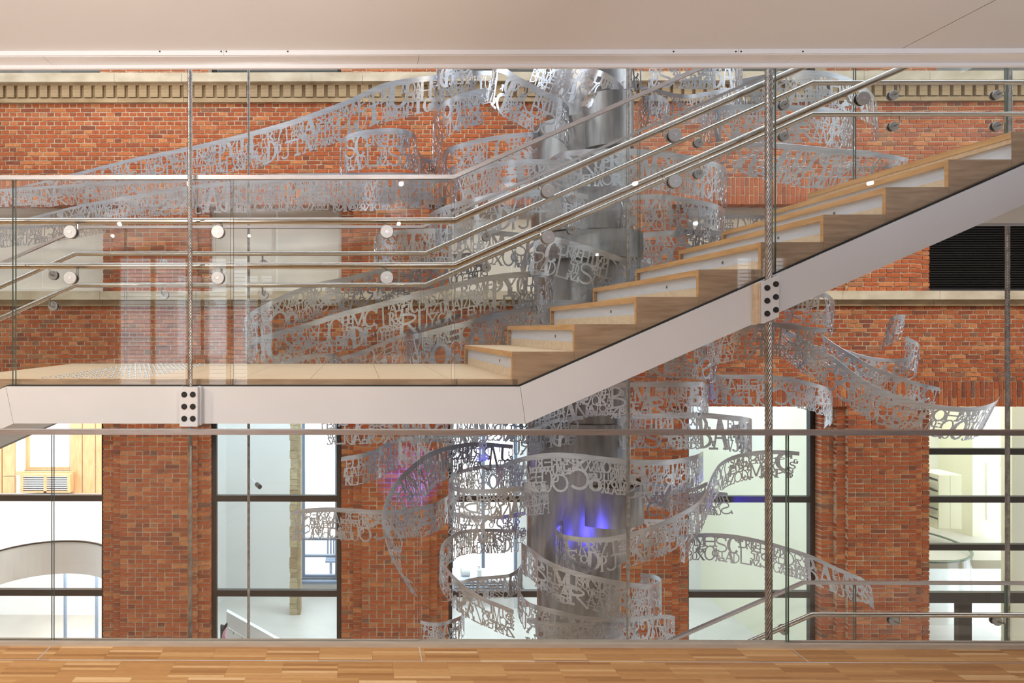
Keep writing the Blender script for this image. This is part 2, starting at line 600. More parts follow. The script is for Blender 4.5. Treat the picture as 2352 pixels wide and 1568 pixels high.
def bond_row(x0, x1, r):
    """positions of the bricks of one course: header courses and stretcher courses alternate"""
    L_ = 0.105 if r % 2 == 0 else 0.21
    off = (0.0525 if r % 2 == 0 else (0.105 if r % 4 == 1 else 0.0))
    k = math.floor((x0 + off) / L_) * L_ - off
    out = []
    while k < x1:
        a, b = max(k + JT / 2, x0), min(k + L_ - JT / 2, x1)
        if b - a > 0.02:
            out.append((a, b))
        k += L_
    return out


def vis(x0, x1, D):
    m = (x0 + x1) / 2
    return -0.66 * D < m < 1.12 * D


def spandrel(name, label, zt, zbt, sol1, sol0, viewzone):
    o = MB().box(XL, XR, DW + 0.010, DW + 0.26, sol0, zt).build(name, M['mortar'])
    tag(o, label, None, None, 'structure')
    B = Bricks(o, 300)
    n = round((zt - zbt) / CR)
    ch = (zt - zbt) / n
    for r in range(n):
        zt_ = zt - r * ch
        for a, b in bond_row(XL, XR, r):
            if vis(a, b, DW):
                B.add(a, b, DW, DW + 0.03, zt_ - ch + JT / 2, zt_ - JT / 2, viewzone(a, b, zt_))
    # soldier course: bricks on end, a long and a short one per column, turned about every other column
    H = sol1 - sol0
    x, k = XL, 0
    while x < XR:
        a, b = x + JT / 2, x + 0.0635 - JT / 2
        if vis(a, b, DW):
            cut = sol0 + H * (0.66 if k % 2 else 0.34)
            B.add(a, b, DW, DW + 0.255, sol0 - 0.004, cut - JT / 2, False)
            B.add(a, b, DW, DW + 0.03, cut + JT / 2, sol1 - JT / 2, False)
            # underside of the flat arch
        x += 0.0635
        k += 1
    B.finish()
    return o


spandrel('wall_back', 'upper band of red brickwork under the dentil cornice', Z_low0, Z_solA1, Z_solA1, Z_solA0,
         lambda a, b, z: (a < -1.0 or a > 7.0) and z < Z_low0 + 1)
spandrel('wall_back.001', 'lower band of red brickwork below the stone sill course', Z_sub0, Z_solB1, Z_solB1, Z_solB0,
         lambda a, b, z: a > 6.3)

for pi, pc in enumerate(PIER_C):
    for zi, (zt, zb_) in enumerate(((Z_solA0, Z_sill1), (Z_solB0, Z_bot))):
        g = MB().box(pc - HWF, pc + HWF, DW + 0.010, DWIN + 0.1, zb_, zt)
        g.box(pc - HW1, pc + HW1, D1_ + 0.010, DWIN + 0.1, zb_, zt).box(pc - HW2 + 0.006, pc + HW2 - 0.006, D2_ + 0.010, DWIN + 0.1, zb_, zt)
        o = g.build('wall_back', M['mortar'])
        tag(o, 'stepped red brick pier between the tall windows' if zi else 'stepped red brick pier of the upper window row', None, None, 'structure')
        lim = {1: 300, 2: 260, 3: 60, 4: 300}.get(pi, 0) if zi else {1: 60, 4: 40}.get(pi, 0)
        B = Bricks(o, lim)
        n = round((zt - zb_) / CR)
        ch = (zt - zb_) / n
        for r in range(n):
            a1, a0 = zt - r * ch - JT / 2, zt - (r + 1) * ch + JT / 2
            if not vis(pc - 0.9, pc + 0.9, DW) and not (vis(pc - 0.9, pc - 0.8, DW) or vis(pc + 0.8, pc + 0.9, DW)):
                continue
            inv = a0 > -2.7
            # front face
            L_ = (HWF * 2) / (9 if r % 2 == 0 else 4.5)
            ed = [-HWF + i * L_ for i in range(20) if -HWF + i * L_ < HWF - 0.02] + [HWF]
            if r % 4 == 3:
                ed = [-HWF] + [-HWF + L_ / 2 + i * L_ for i in range(5) if -HWF + L_ / 2 + i * L_ < HWF - 0.02] + [HWF]
            for u, w in zip(ed[:-1], ed[1:]):
                B.add(pc + u + (JT / 2 if u > -HWF else 0), pc + w - (JT / 2 if w < HWF else 0), DW, DW + 0.06, a0, a1, inv)
            for sgn in (-1, 1):
                for (h0, h1, d0, d1) in ((HWF, HW1, D1_, D2_), (HW1, HW2, D2_, DWIN)):
                    if h1 == HW2 and r % 2:
                        cuts = [(h0, h0 + 0.06), (h0 + 0.06 + JT, h1)]
                    else:
                        cuts = [(h0, h1)]
                    for q0, q1 in cuts:
                        u, w = sorted((pc + sgn * q0, pc + sgn * q1))
                        B.add(u, w, d0, d1, a0, a1, False)
        B.finish()
# brick lower body, out of sight below the gallery floor
o = MB().box(XL, XR, DW, DWIN + 0.1, -4.4, Z_bot - 0.001).build('wall_back', M['brick'])
tag(o, 'base of the brick facade under the tall windows', None, None, 'structure')

# stone courses -------------------------------------------------------------
def stone_run(name, label, px_joints, D, y1, z0, z1, m, lip=0.0):
    xs = [XL] + [P(q, 200, D).x for q in px_joints] + [XR]
    root = MB().box(XL, XR, y1 - 0.02, y1, z0, z1).build(name, m)
    tag(root, label, None, None, 'structure')
    for a, b in zip(xs[:-1], xs[1:]):
        mb = MB()
        mb.box(a + 0.0025, b - 0.0025, D, y1 - 0.02, z0, z1)
        mb.build('stone_block', m, root)
    return root


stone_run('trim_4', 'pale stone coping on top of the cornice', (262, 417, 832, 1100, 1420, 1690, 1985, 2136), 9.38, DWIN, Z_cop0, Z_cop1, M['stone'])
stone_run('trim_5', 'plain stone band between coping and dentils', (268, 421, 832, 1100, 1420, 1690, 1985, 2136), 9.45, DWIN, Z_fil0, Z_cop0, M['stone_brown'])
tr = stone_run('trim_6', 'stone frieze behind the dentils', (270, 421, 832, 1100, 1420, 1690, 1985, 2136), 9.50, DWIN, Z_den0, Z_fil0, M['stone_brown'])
dm = MB().box(-0.052, 0.052, 0.0, 0.056, 0, 1).mesh('dentil')
dm.materials.append(M['stone_brown'])
x = -5.3
while x < 9.6:
    o = link('dentil', dm, tr, (x, 9.444, Z_den0 + 0.012))
    o.scale = (1, 1, Z_fil0 - Z_den0 - 0.012)
    x += 0.1538
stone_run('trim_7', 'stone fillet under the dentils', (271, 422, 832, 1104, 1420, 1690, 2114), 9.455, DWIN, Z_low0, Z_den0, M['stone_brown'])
stone_run('trim_8', 'pale stone sill course of the upper windows', (229, 450, 860, 1180, 1500, 1936, 2159), 9.39, DWIN, Z_sill0, Z_sill1, M['stone'])
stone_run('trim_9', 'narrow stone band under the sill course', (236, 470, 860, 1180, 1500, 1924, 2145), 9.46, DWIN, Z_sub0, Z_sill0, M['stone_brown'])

# windows --------------------------------------------------------------------
wn = 1
OPEN = [(a + HW2, b - HW2) for a, b in zip(PIER_C[:-1], PIER_C[1:])]
for k, (a, b) in enumerate(OPEN):
    # upper row: blinds closed behind the glass, the one at the right is a black louvre
    w = MB()
    z0, z1 = Z_sill1, Z_solA0
    w.box(a, a + 0.05, DWIN, DWIN + 0.07, z0, z1).box(b - 0.05, b, DWIN, DWIN + 0.07, z0, z1)
    w.box(a + 0.05, b - 0.05, DWIN, DWIN + 0.07, z1 - 0.05, z1).box(a + 0.05, b - 0.05, DWIN, DWIN + 0.07, z0, z0 + 0.05)
    o = w.build('window_%d' % wn, M['frame'] if k == 4 else M['panel_white'])
    tag(o, 'black louvred opening of the upper row' if k == 4 else 'upper window closed by a white blind', None, None, 'structure')
    wn += 1
    if k == 4:
        sl = MB().box(-(b - a - 0.1) / 2, (b - a - 0.1) / 2, -0.008, 0.03, -0.006, 0.006).mesh('slat')
        sl.materials.append(M['louvre'])
        z = z0 + 0.06
        while z < z1 - 0.05:
            q = link('slat', sl, o, ((a + b) / 2, DWIN + 0.03, z))
            q.rotation_euler = (0.6, 0, 0)
            z += 0.034
        MB().box(a + 0.05, b - 0.05, DWIN + 0.08, DWIN + 0.1, z0, z1).build('backing', M['black'], o)
    else:
        for q in range(2):
            xa, xb = a + 0.05 + q * (b - a - 0.1) / 2, a + 0.05 + (q + 1) * (b - a - 0.1) / 2
            MB().box(xa + 0.003, xb - 0.003, DWIN + 0.03, DWIN + 0.05, z0 + 0.05, z1 - 0.05).build('blind', M['panel_white'], o)
    # lower row
    w = MB()
    z0, z1 = Z_bot, Z_solB0
    w.box(a, a + 0.07, DWIN, DWIN + 0.08, z0, z1).box(b - 0.07, b, DWIN, DWIN + 0.08, z0, z1)
    o = w.build('window_%d' % wn, M['frame'])
    tag(o, 'tall dark-framed window onto the bright reading room', None, None, 'structure')
    wn += 1
    if k == 4:
        bars = [(1030, 1044), (1140, 1154), (1250, 1264), (1361, 1385)]
    else:
        bars = [(1138, 1152), (1356, 1370)]
    edges = [z1]
    for (u, v) in bars:
        zt, zb_ = zz(2200 if k == 4 else 700, u, DWIN), zz(2200 if k == 4 else 700, v, DWIN)
        MB().box(a + 0.07, b - 0.07, DWIN + 0.002, DWIN + 0.078, zb_, zt).build('glazing_bar', M['frame'], o)
        edges += [zt, zb_]
    edges.append(z0)
    if k == 4:
        p0, p1 = P(2202, 1400, DWIN), P(2233, 1400, DWIN)
        MB().box(p0.x, p1.x, DWIN + 0.004, DWIN + 0.076, z0, edges[-2]).build('glazing_bar', M['frame'], o)
    for e0, e1_ in zip(edges[0::2], edges[1::2]):
        MB().box(a + 0.07, b - 0.07, DWIN + 0.035, DWIN + 0.043, e1_, e0).build('pane', M['pane'], o)
# top storey: only its foot shows
for k, (a, b) in enumerate(OPEN):
    zt = Z_cop1
    o = MB().box(a, a + 0.06, DWIN, DWIN + 0.08, zt, zt + 2.2).box(b - 0.06, b, DWIN, DWIN + 0.08, zt, zt + 2.2).box(a + 0.06, b - 0.06, DWIN, DWIN + 0.08, zt, zt + 0.05).build('window_%d' % wn, M['frame'])
    tag(o, 'dark window of the top storey above the coping', None, None, 'structure')
    wn += 1
    MB().box(a + 0.06, b - 0.06, DWIN + 0.03, DWIN + 0.04, zt + 0.05, zt + 2.2).build('pane', M['pane'], o)
for pc in PIER_C:
    o = MB().box(pc - HW2, pc + HW2, DW + 0.02, DWIN + 0.1, Z_cop1, Z_cop1 + 3.4).build('wall_back', M['mortar'])
    tag(o, 'foot of a brick pier of the top storey', None, None, 'structure')
    B = Bricks(o, 0)
    for r in range(6):
        for u, w in bond_row(pc - HW2, pc + HW2, r):
            B.add(u, w, DW + 0.01, DW + 0.04, Z_cop1 + r * CR + JT / 2, Z_cop1 + (r + 1) * CR - JT / 2, False)
    B.finish()
o = MB().box(XL, XR, DW, DWIN + 0.1, Z_cop1 + 2.2, Z_cop1 + 3.4).build('wall_back', M['brick'])
tag(o, 'brickwork over the top storey windows', None, None, 'structure')
o = MB().box(XL, XR, 11.2, 11.3, 3.6, 7.0).build('wall_back', M['wall_taupe'])
tag(o, 'dim inner wall of the top storey', None, None, 'structure')
o = MB().box(XL, XR, DWIN + 0.1, 11.2, 6.9, 7.0).build('ceiling.002', M['wall_taupe'])
tag(o, 'ceiling of the top storey', None, None, 'structure')

# ================================================================== rooms beyond the windows
DB = 14.4
rb = MB()
zB0, zB1 = -4.4, 3.4
outs = [(P(55, 900, DB).x, P(162, 900, DB).x, P(55, 1081, DB).z, 3.0),
        (P(693, 900, DB).x, P(776, 900, DB).x, P(700, 1330, DB).z, P(700, 930, DB).z),
        (P(1036, 900, DB).x, P(1190, 900, DB).x, P(1100, 1345, DB).z, 2.4)]
xx = -9.5
for a, b, c, d in outs:
    rb.box(xx, a, DB, DB + 0.3, zB0, zB1)
    rb.box(a, b, DB, DB + 0.3, zB0, c).box(a, b, DB, DB + 0.3, d, zB1)
    xx = b
rb.box(xx, XR, DB, DB + 0.3, zB0, zB1)
o = rb.build('wall_back', M['wall_white'])
tag(o, 'white far wall of the reading room', None, None, 'structure')
o = MB().box(-9.5, XR, DWIN + 0.1, DB, 3.4, 3.6).build('ceiling.001', M['wall_white'])
tag(o, 'white ceiling of the reading room', None, None, 'structure')
# upper floor front between the window rows of the room
for pc in PIER_C[1:-1]:
    if pc in (-2.86,):
        o = MB().box(pc - 0.06, pc + 0.06, DWIN + 0.1, DB, zB0, zB1).build('wall_left', M['wall_white'])
        tag(o, 'white partition inside the reading room', None, None, 'structure')
o = MB().box(7.19, 7.31, DWIN + 0.1, DB, zB0, zB1).build('wall_right', M['wall_cream'])
tag(o, 'cream partition inside the stair room', None, None, 'structure')
for n_, (a, b, c, d) in enumerate(outs):
    w = MB().box(a, a + 0.06, DB + 0.08, DB + 0.16, c, d).box(b - 0.06, b, DB + 0.08, DB + 0.16, c, d).box(a + 0.06, b - 0.06, DB + 0.08, DB + 0.16, c, c + 0.06)
    if n_ == 1:
        z_ = P(700, 1282, DB).z
        w.box(a + 0.06, b - 0.06, DB + 0.08, DB + 0.16, z_, z_ + 0.04)
        z_ = P(700, 1243, DB).z
        w.box(a + 0.06, b - 0.06, DB + 0.08, DB + 0.16, z_, z_ + 0.04)
    if n_ == 2:
        x_ = P(1112, 1200, DB).x
        w.box(x_ - 0.03, x_ + 0.03, DB + 0.08, DB + 0.16, c + 0.06, d)
    o = w.build('window_%d' % (20 + n_), M['blue_grey'] if n_ else M['panel_wood'])
    tag(o, 'bright outside window in the far wall of the reading room', None, None, 'structure')
    MB().box(a - 0.1, b + 0.1, DB - 0.12, DB + 0.06, c - 0.06, c).build('window_sill', M['blue_grey'] if n_ else M['panel_wood'], o)

# panelled wall of the left bay
pw = thing('wall_panelling', 'light wood panelling around the bright window in the left bay', 'panelling', (P(200, 1130, DB - 0.06).x, DB - 0.06, P(200, 1130, DB).z))
L0 = pw.location
zt, zb_ = 2.4, P(200, 1131, DB).z
pz = [(P(q0, 1000, DB).x, P(q1, 1000, DB).x) for q0, q1 in ((-40, -4), (0, 6), (9, 36), (165, 190), (193, 220), (223, 262))]
for q, (a, b) in enumerate(pz):
    zm = P(20, 1092, DB).z
    if q == 2:
        local(MB().box(a, b, DB - 0.05, DB, zb_, zm - 0.01), L0).build('panel', M['panel_wood'], pw)
        local(MB().box(a, b, DB - 0.05, DB, zm + 0.01, zt), L0).build('panel', M['panel_wood'], pw)
    else:
        local(MB().box(a, b, DB - 0.05, DB, zb_, zt), L0).build('panel', M['panel_wood'], pw)
a, b = P(46, 1000, DB - 0.3).x, P(161, 1000, DB - 0.3).x
zt, zb_ = P(100, 1090, DB - 0.3).z, P(100, 1131, DB - 0.3).z
rc = thing('radiator_cabinet', 'wooden radiator cabinet with slotted fronts under the left bay window', 'cabinet', ((a + b) / 2, DB - 0.2, zb_))
L0 = rc.location
local(MB().box(a, b, DB - 0.3, DB - 0.12, zt - 0.03, zt).box(a, a + 0.06, DB - 0.3, DB - 0.12, zb_, zt - 0.03).box(b - 0.06, b, DB - 0.3, DB - 0.12, zb_, zt - 0.03)
      .box((a + b) / 2 - 0.03, (a + b) / 2 + 0.03, DB - 0.3, DB - 0.12, zb_, zt - 0.03).box(a + 0.06, b - 0.06, DB - 0.3, DB - 0.12, zb_, zb_ + 0.03), L0).build('cabinet_body', M['panel_wood'], rc)
local(MB().box(a + 0.03, b - 0.03, DB - 0.14, DB - 0.13, zb_ + 0.03, zt - 0.03), L0).build('back_panel', M['blue_grey'], rc)
for h in range(2):
    xa, xb = (a + 0.06, (a + b) / 2 - 0.03) if h == 0 else ((a + b) / 2 + 0.03, b - 0.06)
    for q in range(7):
        z = zb_ + 0.05 + q * 0.045
        local(MB().box(xa, xb, DB - 0.29, DB - 0.27, z, z + 0.02), L0).build('slat', M['wall_white'], rc)

# curved white parapet of the left bay
def arc_wall(name, label, cat, cx, cy, r, a0, a1, z0, z1, m, thick=0.06, cap=None, n=28):
    t = thing(name, label, cat, (cx, cy - r, z0))
    mb, cp = MB(), MB()
    for i in range(n + 1):
        th = math.radians(a0 + (a1 - a0) * i / n)
        for rr in (r, r - thick):
            for z in (z0, z1):
                mb.v.append((cx + rr * math.cos(th), cy + rr * math.sin(th), z))
        for rr in (r + 0.012, r - thick - 0.012):
            for z in (z1, z1 + 0.025):
                cp.v.append((cx + rr * math.cos(th), cy + rr * math.sin(th), z))
    for b_ in (mb, cp):
        for i in range(n):
            q, w = 4 * i, 4 * i + 4
            b_.f += [(q, w, w + 1, q + 1), (q + 2, q + 3, w + 3, w + 2), (q + 1, w + 1, w + 3, q + 3), (q, q + 2, w + 2, w)]
        b_.f += [(0, 1, 3, 2), (4 * n, 4 * n + 2, 4 * n + 3, 4 * n + 1)]
    local(mb, t.location).build('parapet', m, t, True)
    if cap:
        local(cp, t.location).build('cap_rail', cap, t, True)
    return t


zF, zU = P(200, 1131.5, DB).z, P(200, 1131.5, DB).z - 0.52
ac, ar = (-4.72, 10.08), 1.0
edge = [(-9.5, ac[1])] + [(ac[0] - ar * math.cos(math.pi * i / 30), ac[1] + ar * math.sin(math.pi * i / 30)) for i in range(31)] + [(-2.93, ac[1])]
fm, fc = MB(), MB()
for x_, y_ in edge:
    fm.v += [(x_, y_, zF), (x_, y_, zU), (x_, DB, zF), (x_, DB, zU)]
    fc.v += [(x_, y_ - 0.02, zF), (x_, y_ - 0.02, zF + 0.022), (x_, y_ + 0.02, zF + 0.022), (x_, y_ + 0.02, zF)]
for i in range(len(edge) - 1):
    q, w = 4 * i, 4 * i + 4
    fm.f += [(q, w, w + 2, q + 2), (q + 1, q + 3, w + 3, w + 1), (q, q + 1, w + 1, w)]
    fc.f += [(q, w, w + 1, q + 1), (q + 1, w + 1, w + 2, q + 2), (q + 2, w + 2, w + 3, q + 3)]
o = fm.build('floor.002', M['wall_white'])
tag(o, 'white upper floor with a curved edge in the left bay', None, None, 'structure')
fc.build('edge_profile', M['frame'], o)
for q in (150, 222):
    x_ = P(q, 1300, 12.5).x
    tag(MB().drum((x_, 12.5), 0.03, -4.4, zU, 16).build('pillar', M['blue_grey']), 'slim grey post under the curved floor of the left bay', None, None, 'structure')
tag(MB().box(-2.8, 7.19, 10.2, DB, P(700, 1478, 12).z - 0.12, P(700, 1478, 12).z).build('floor.003', M['floor_pale']), 'pale reading room floor', None, None, 'structure')

# sandstone pillar and ramp of the second bay
x0, x1 = P(666, 1000, 13.2).x, P(683, 1000, 13.2).x
pl = tag(MB().box(x0 + 0.01, x1 + 0.06, 13.21, 13.5, -4.3, 3.4).build('pillar', M['pale_stone']), 'pale quarry stone pillar in the second bay', None, None, 'structure')
z = P(700, 1455, 13.2).z
z_, k = z, 0
while z_ < 2.6:
    h = random.choice((0.09, 0.12, 0.15, 0.2))
    w_ = random.uniform(-0.012, 0.012)
    MB().box(x0 + w_, x1 + w_ * 0.5, 13.2, 13.26, z_, z_ + h - 0.008).build('stone_block', M['pale_stone'], pl)
    MB().box(x1 + 0.005 + w_, x1 + 0.06 + w_, 13.22, 13.27, z_, z_ + h - 0.008).build('stone_block', M['pale_stone'], pl)
    z_ += h
rmp = thing('stair_parapet', 'white sloping stair parapet with a thin steel handrail in the second bay', 'stair', P(560, 1478, 11.4))
L0 = rmp.location
p0, p1 = P(520, 1404, 11.4), P(646, 1474, 11.4)
local(MB().prism([(p0.x, p0.z), (p0.x, -4.2), (p1.x, -4.2), (p1.x, p1.z)], 11.4, 11.5), L0).build('parapet', M['wall_white'], rmp)
q0, q1 = P(523, 1440, 11.3), P(574, 1474, 11.3)
local(MB().tube([q0, q1], 0.012, 8), L0).build('handrail', M['steel'], rmp)
for u in (0.25, 0.75):
    c = q0.lerp(q1, u)
    local(MB().tube([c, c + Vector((0, 0.02, -0.06)), c + Vector((0, 0.1, -0.06))], 0.006, 6), L0).build('bracket', M['steel'], rmp)
# hanging garment at the lower left of the second bay
gm = thing('hanging_coat', 'black and pink coat hanging inside the second bay window', 'coat', P(512, 1476, 10.6))
L0 = gm.location


def drape(pts, y0, amp, name, m, parent):
    mb = MB()
    n = len(pts)
    for i, (pxl, pyl) in enumerate(pts):
        p = P(pxl, pyl, y0 + amp * math.sin(i * 1.9))
        mb.v += [tuple(p), (p.x, p.y + 0.05, p.z)]
    c = P(sum(p[0] for p in pts) / n, sum(p[1] for p in pts) / n, y0 - 0.03)
    mb.v += [tuple(c), (c.x, c.y + 0.1, c.z)]
    for i in range(n):
        j = (i + 1) % n
        mb.f += [(2 * i, 2 * j, 2 * n), (2 * j + 1, 2 * i + 1, 2 * n + 1), (2 * i, 2 * i + 1, 2 * j + 1, 2 * j)]
    local(mb, L0).build(name, m, parent)


drape([(506, 1436), (514, 1438), (520, 1431), (522, 1436), (519, 1446), (516, 1462), (512, 1474), (506, 1472)], 10.6, 0.02, 'coat_body', M['black'], gm)
drape([(512, 1452), (520, 1440), (518, 1456), (520, 1472), (512, 1474), (509, 1464)], 10.55, 0.02, 'coat_front', M['pink'], gm)
# spotlight on the white wall of the second bay
sp = thing('wall_spotlight', 'small black spotlight on a thin arm on the white wall of the second bay', 'lamp', P(593, 1108, 13.4))
L0 = sp.location
local(MB().tube([P(577, 1100, 14.38), P(580, 1101, 13.5), P(590, 1112, 13.4)], 0.012, 6), L0).build('arm', M['alu'], sp)
local(MB().tube([P(590, 1112, 13.4), P(597, 1118, 13.25)], 0.045, 10), L0).build('lamp_head', M['frame'], sp)
# outside: bench and post in the yard seen through the second bay
bn = thing('garden_bench', 'grey slatted bench outside the second bay window', 'bench', P(765, 1315, 16.5))
L0 = bn.location
pa, pb_ = P(747, 1292, 16.5), P(790, 1292, 16.5)
for q in range(4):
    local(MB().box(pa.x, pb_.x, 16.5 + q * 0.13, 16.6 + q * 0.13, pa.z, pa.z + 0.05), L0).build('seat_slat', M['blue_grey'], bn)
for q in range(6):
    xq = pa.x + 0.04 + q * (pb_.x - pa.x - 0.08) / 5
    local(MB().box(xq - 0.02, xq + 0.02, 17.0, 17.04, pa.z + 0.05, pa.z + 0.4), L0).build('back_slat', M['blue_grey'], bn)
local(MB().box(pa.x, pb_.x, 16.99, 17.05, pa.z + 0.4, pa.z + 0.46), L0).build('top_rail', M['blue_grey'], bn)
for xq in (pa.x + 0.1, pb_.x - 0.14):
    local(MB().box(xq, xq + 0.05, 16.6, 16.95, pa.z - 0.45, pa.z), L0).build('leg', M['blue_grey'], bn)
tag(MB().box(-14, 18, DB + 0.3, 30, pa.z - 0.6, pa.z - 0.45).build('ground', M['floor_pale']), 'pale paving of the yard outside', None, None, 'structure')
# desk under the window of the third bay
dk = thing('work_desk', 'white desk with a grey top under the window of the third bay', 'desk', P(1110, 1378, 13.8))
L0 = dk.location
da, db_ = P(1036, 1328, 13.6), P(1190, 1328, 13.6)
local(MB().box(da.x, db_.x, 13.5, 14.2, da.z - 0.04, da.z), L0).build('desk_top', M['alu'], dk)
for xq in (da.x + 0.02, db_.x - 0.08):
    for yq in (13.55, 14.1):
        local(MB().box(xq, xq + 0.05, yq, yq + 0.05, da.z - 0.72, da.z - 0.04), L0).build('leg', M['alu'], dk)
bx = thing('paper_roll', 'white paper roll lying on the desk of the third bay', 'roll', P(1070, 1322, 13.7))
L0 = bx.location
local(MB().tube([(P(1060, 1317, 13.7).x, 13.75, da.z + 0.079), (P(1080, 1317, 13.7).x, 13.75, da.z + 0.079)], 0.075, 14), L0).build('roll', M['wall_white'], bx, True)
local(MB().tube([(P(1059, 1317, 13.7).x, 13.75, da.z + 0.079), (P(1081, 1317, 13.7).x, 13.75, da.z + 0.079)], 0.02, 10), L0).build('core', M['plywood'], bx, True)
bo = thing('pump_bottle', 'pump bottle standing on the desk of the third bay', 'bottle', P(1101, 1327, 13.7))
L0 = bo.location
c = Vector((P(1101, 1327, 13.7).x, 13.7, da.z))
local(MB().drum((c.x, c.y), 0.045, c.z + 0.012, c.z + 0.14, 16).drum((c.x, c.y), 0.045, c.z + 0.14, c.z + 0.17, 16, True, 0.018), L0).build('bottle_body', M['wall_white'], bo, True)
local(MB().drum((c.x, c.y), 0.014, c.z + 0.17, c.z + 0.2, 10).box(c.x - 0.05, c.x + 0.012, c.y - 0.012, c.y + 0.012, c.z + 0.2, c.z + 0.215), L0).build('pump', M['alu'], bo)
# right bay: cupboard, stair treads, curved glass
ca, cb = P(2155, 1090, 13.0), P(2210, 1216, 13.0)
cu = thing('white_cupboard', 'plain white cupboard standing in the right bay', 'cupboard', ((ca.x + cb.x) / 2, 13.2, cb.z))
L0 = cu.location
local(MB().box(ca.x, cb.x, 13.02, 13.5, cb.z, ca.z), L0).build('cupboard_body', M['wall_cream'], cu)
local(MB().box(ca.x + 0.01, (ca.x + cb.x) / 2 - 0.003, 13.0, 13.02, cb.z + 0.02, ca.z - 0.01), L0).build('door', M['wall_cream'], cu)
local(MB().box((ca.x + cb.x) / 2 + 0.003, cb.x - 0.01, 13.0, 13.02, cb.z + 0.02, ca.z - 0.01), L0).build('door', M['wall_cream'], cu)
area('reading_room_light', (-4.6, 12.4, zU - 0.03), (-4.6, 12.41, -4), 2.0, 2.0, 130, (1, .98, .95))
xw = P(2234, 1100, 13.6).x
tag(MB().box(xw, P(2325, 1100, 13.6).x, 13.6, 14.4, P(2280, 1232, 13.6).z, 3.4).build('wall_back', M['wall_cream']), 'cream wall projecting in the right bay', None, None, 'structure')
tag(MB().box(P(2325, 1100, 11.5).x, XR, 11.5, 11.7, -4.3, 3.4).build('wall_back', M['wall_cream']), 'yellowish cream wall at the right end of the right bay', None, None, 'structure')
zf = P(2280, 1232, 13.6).z
tag(MB().box(7.31, XR, 12.2, 14.4, zf - 0.15, zf).build('floor.004', M['floor_pale']), 'pale landing floor of the right bay', None, None, 'structure')
d0, d1 = P(2268, 1063, 13.57), P(2296, 1194, 13.57)
tag(MB().box(d0.x, d1.x, 13.575, 13.6, d1.z, d0.z).build('door_1', M['wall_white']), 'flush white service hatch in the cream wall', None, None, 'structure')
cpnl = thing('control_panel', 'small white control box beside the service hatch in the right bay', 'control box', P(2305, 1072, 13.57))
L0 = cpnl.location
p = P(2305, 1068, 13.57)
local(MB().box(p.x - 0.035, p.x + 0.035, 13.56, 13.6, p.z - 0.04, p.z + 0.04), L0).build('box', M['wall_white'], cpnl)
local(MB().box(p.x - 0.018, p.x + 0.018, 13.555, 13.56, p.z - 0.012, p.z + 0.022), L0).build('display', M['blue_grey'], cpnl)
so = thing('open_stair', 'white stair with dark open treads rising at the left of the right bay', 'stair', P(2130, 1200, 12.8))
L0 = so.location
for q, (u, v) in enumerate((((2122, 1089), (2154, 1101)), ((2122, 1112), (2154, 1126)), ((2122, 1158), (2154, 1168)), ((2122, 1178), (2154, 1189)))):
    a_, b_ = P(u[0], u[1], 12.9), P(v[0], v[1], 12.9)
    local(MB().prism([(a_.x, a_.z - 0.035), (b_.x, b_.z - 0.035), (b_.x, b_.z), (a_.x, a_.z)], 12.9, 13.6), L0).build('tread', M['frame'], so)
rb_ = P(2222, 1180, 12.0)
arc = arc_wall('curved_glass_parapet', 'curved glass parapet beside the stair in the right bay', 'parapet', P(2150, 1220, 12).x - 0.3, 12.9, 1.3, 250, 385, zf - 0.9, zf + 0.15, M['glass'], 0.02, M['edge'])

# ================================================================== gallery balustrade
gb = thing('glass_balustrade', 'frameless glass balustrade with a flat steel top rail along the gallery edge', 'balustrade', (0.8, DG, 0))
L0 = gb.location
zr0, zr1 = P(1176, 998, DG).z, P(1176, 986.5, DG).z
local(MB().box(-6.9, 8.9, DG - 0.018, DG + 0.024, zr0, zr1), L0).build('top_rail', M['cap'], gb)
local(MB().box(-6.9, 8.9, DG - 0.022, DG + 0.030, -0.02, 0.021), L0).build('base_channel', M['channel'], gb)
seams = [-6.9, -5.36, -3.47, -1.58, 0.309, 2.198, 4.087, 5.976, 8.9]


def pane_obj(poly_xs, lo, hi, y0, y1, parent, L0, name='glass_panel'):
    mb = MB().band(poly_xs, lo, hi, y0, y1)
    nf = len(mb.f)
    me = local(mb, L0).mesh(name)
    me.materials.append(M['glass'])
    me.materials.append(M['edge'])
    me.polygons[nf - 1].material_index = 1
    me.polygons[nf - 2].material_index = 1
    return link(name, me, parent)


for a, b in zip(seams[:-1], seams[1:]):
    pane_obj([a + 0.0055, b - 0.0055], lambda x: 0.021, lambda x: zr0, DG, DG + 0.014, gb, L0)

# ================================================================== staircase
DN, DFAR = 3.69, 5.35              # near and far end of the treads
GO, RI = 0.3344, 0.1475
ZL = P(900, 869.9, DN).z           # landing level
X1 = P(1177, 808, DN).x            # nosing of the first riser
XE = P(166, 835, DFAR).x           # left end of the landing
SL = RI / GO
NUP = 9
st_top0 = P(900, 888, 3.64).z - ZL
st_bot0 = P(900, 973, 3.64).z - ZL


def flight(xk_r, xk_l, base):
    """height profile: level between the kinks, rising right, falling left, levelling off one flight away"""
    rise = RI * NUP

    def f(x):
        if x > xk_r:
            return base + min((x - xk_r) * SL, rise)
        if x < xk_l:
            return base - min((xk_l - x) * SL, rise)
        return base
    kinks = [xk_l - rise / SL, xk_l, xk_r, xk_r + rise / SL]
    return f, kinks


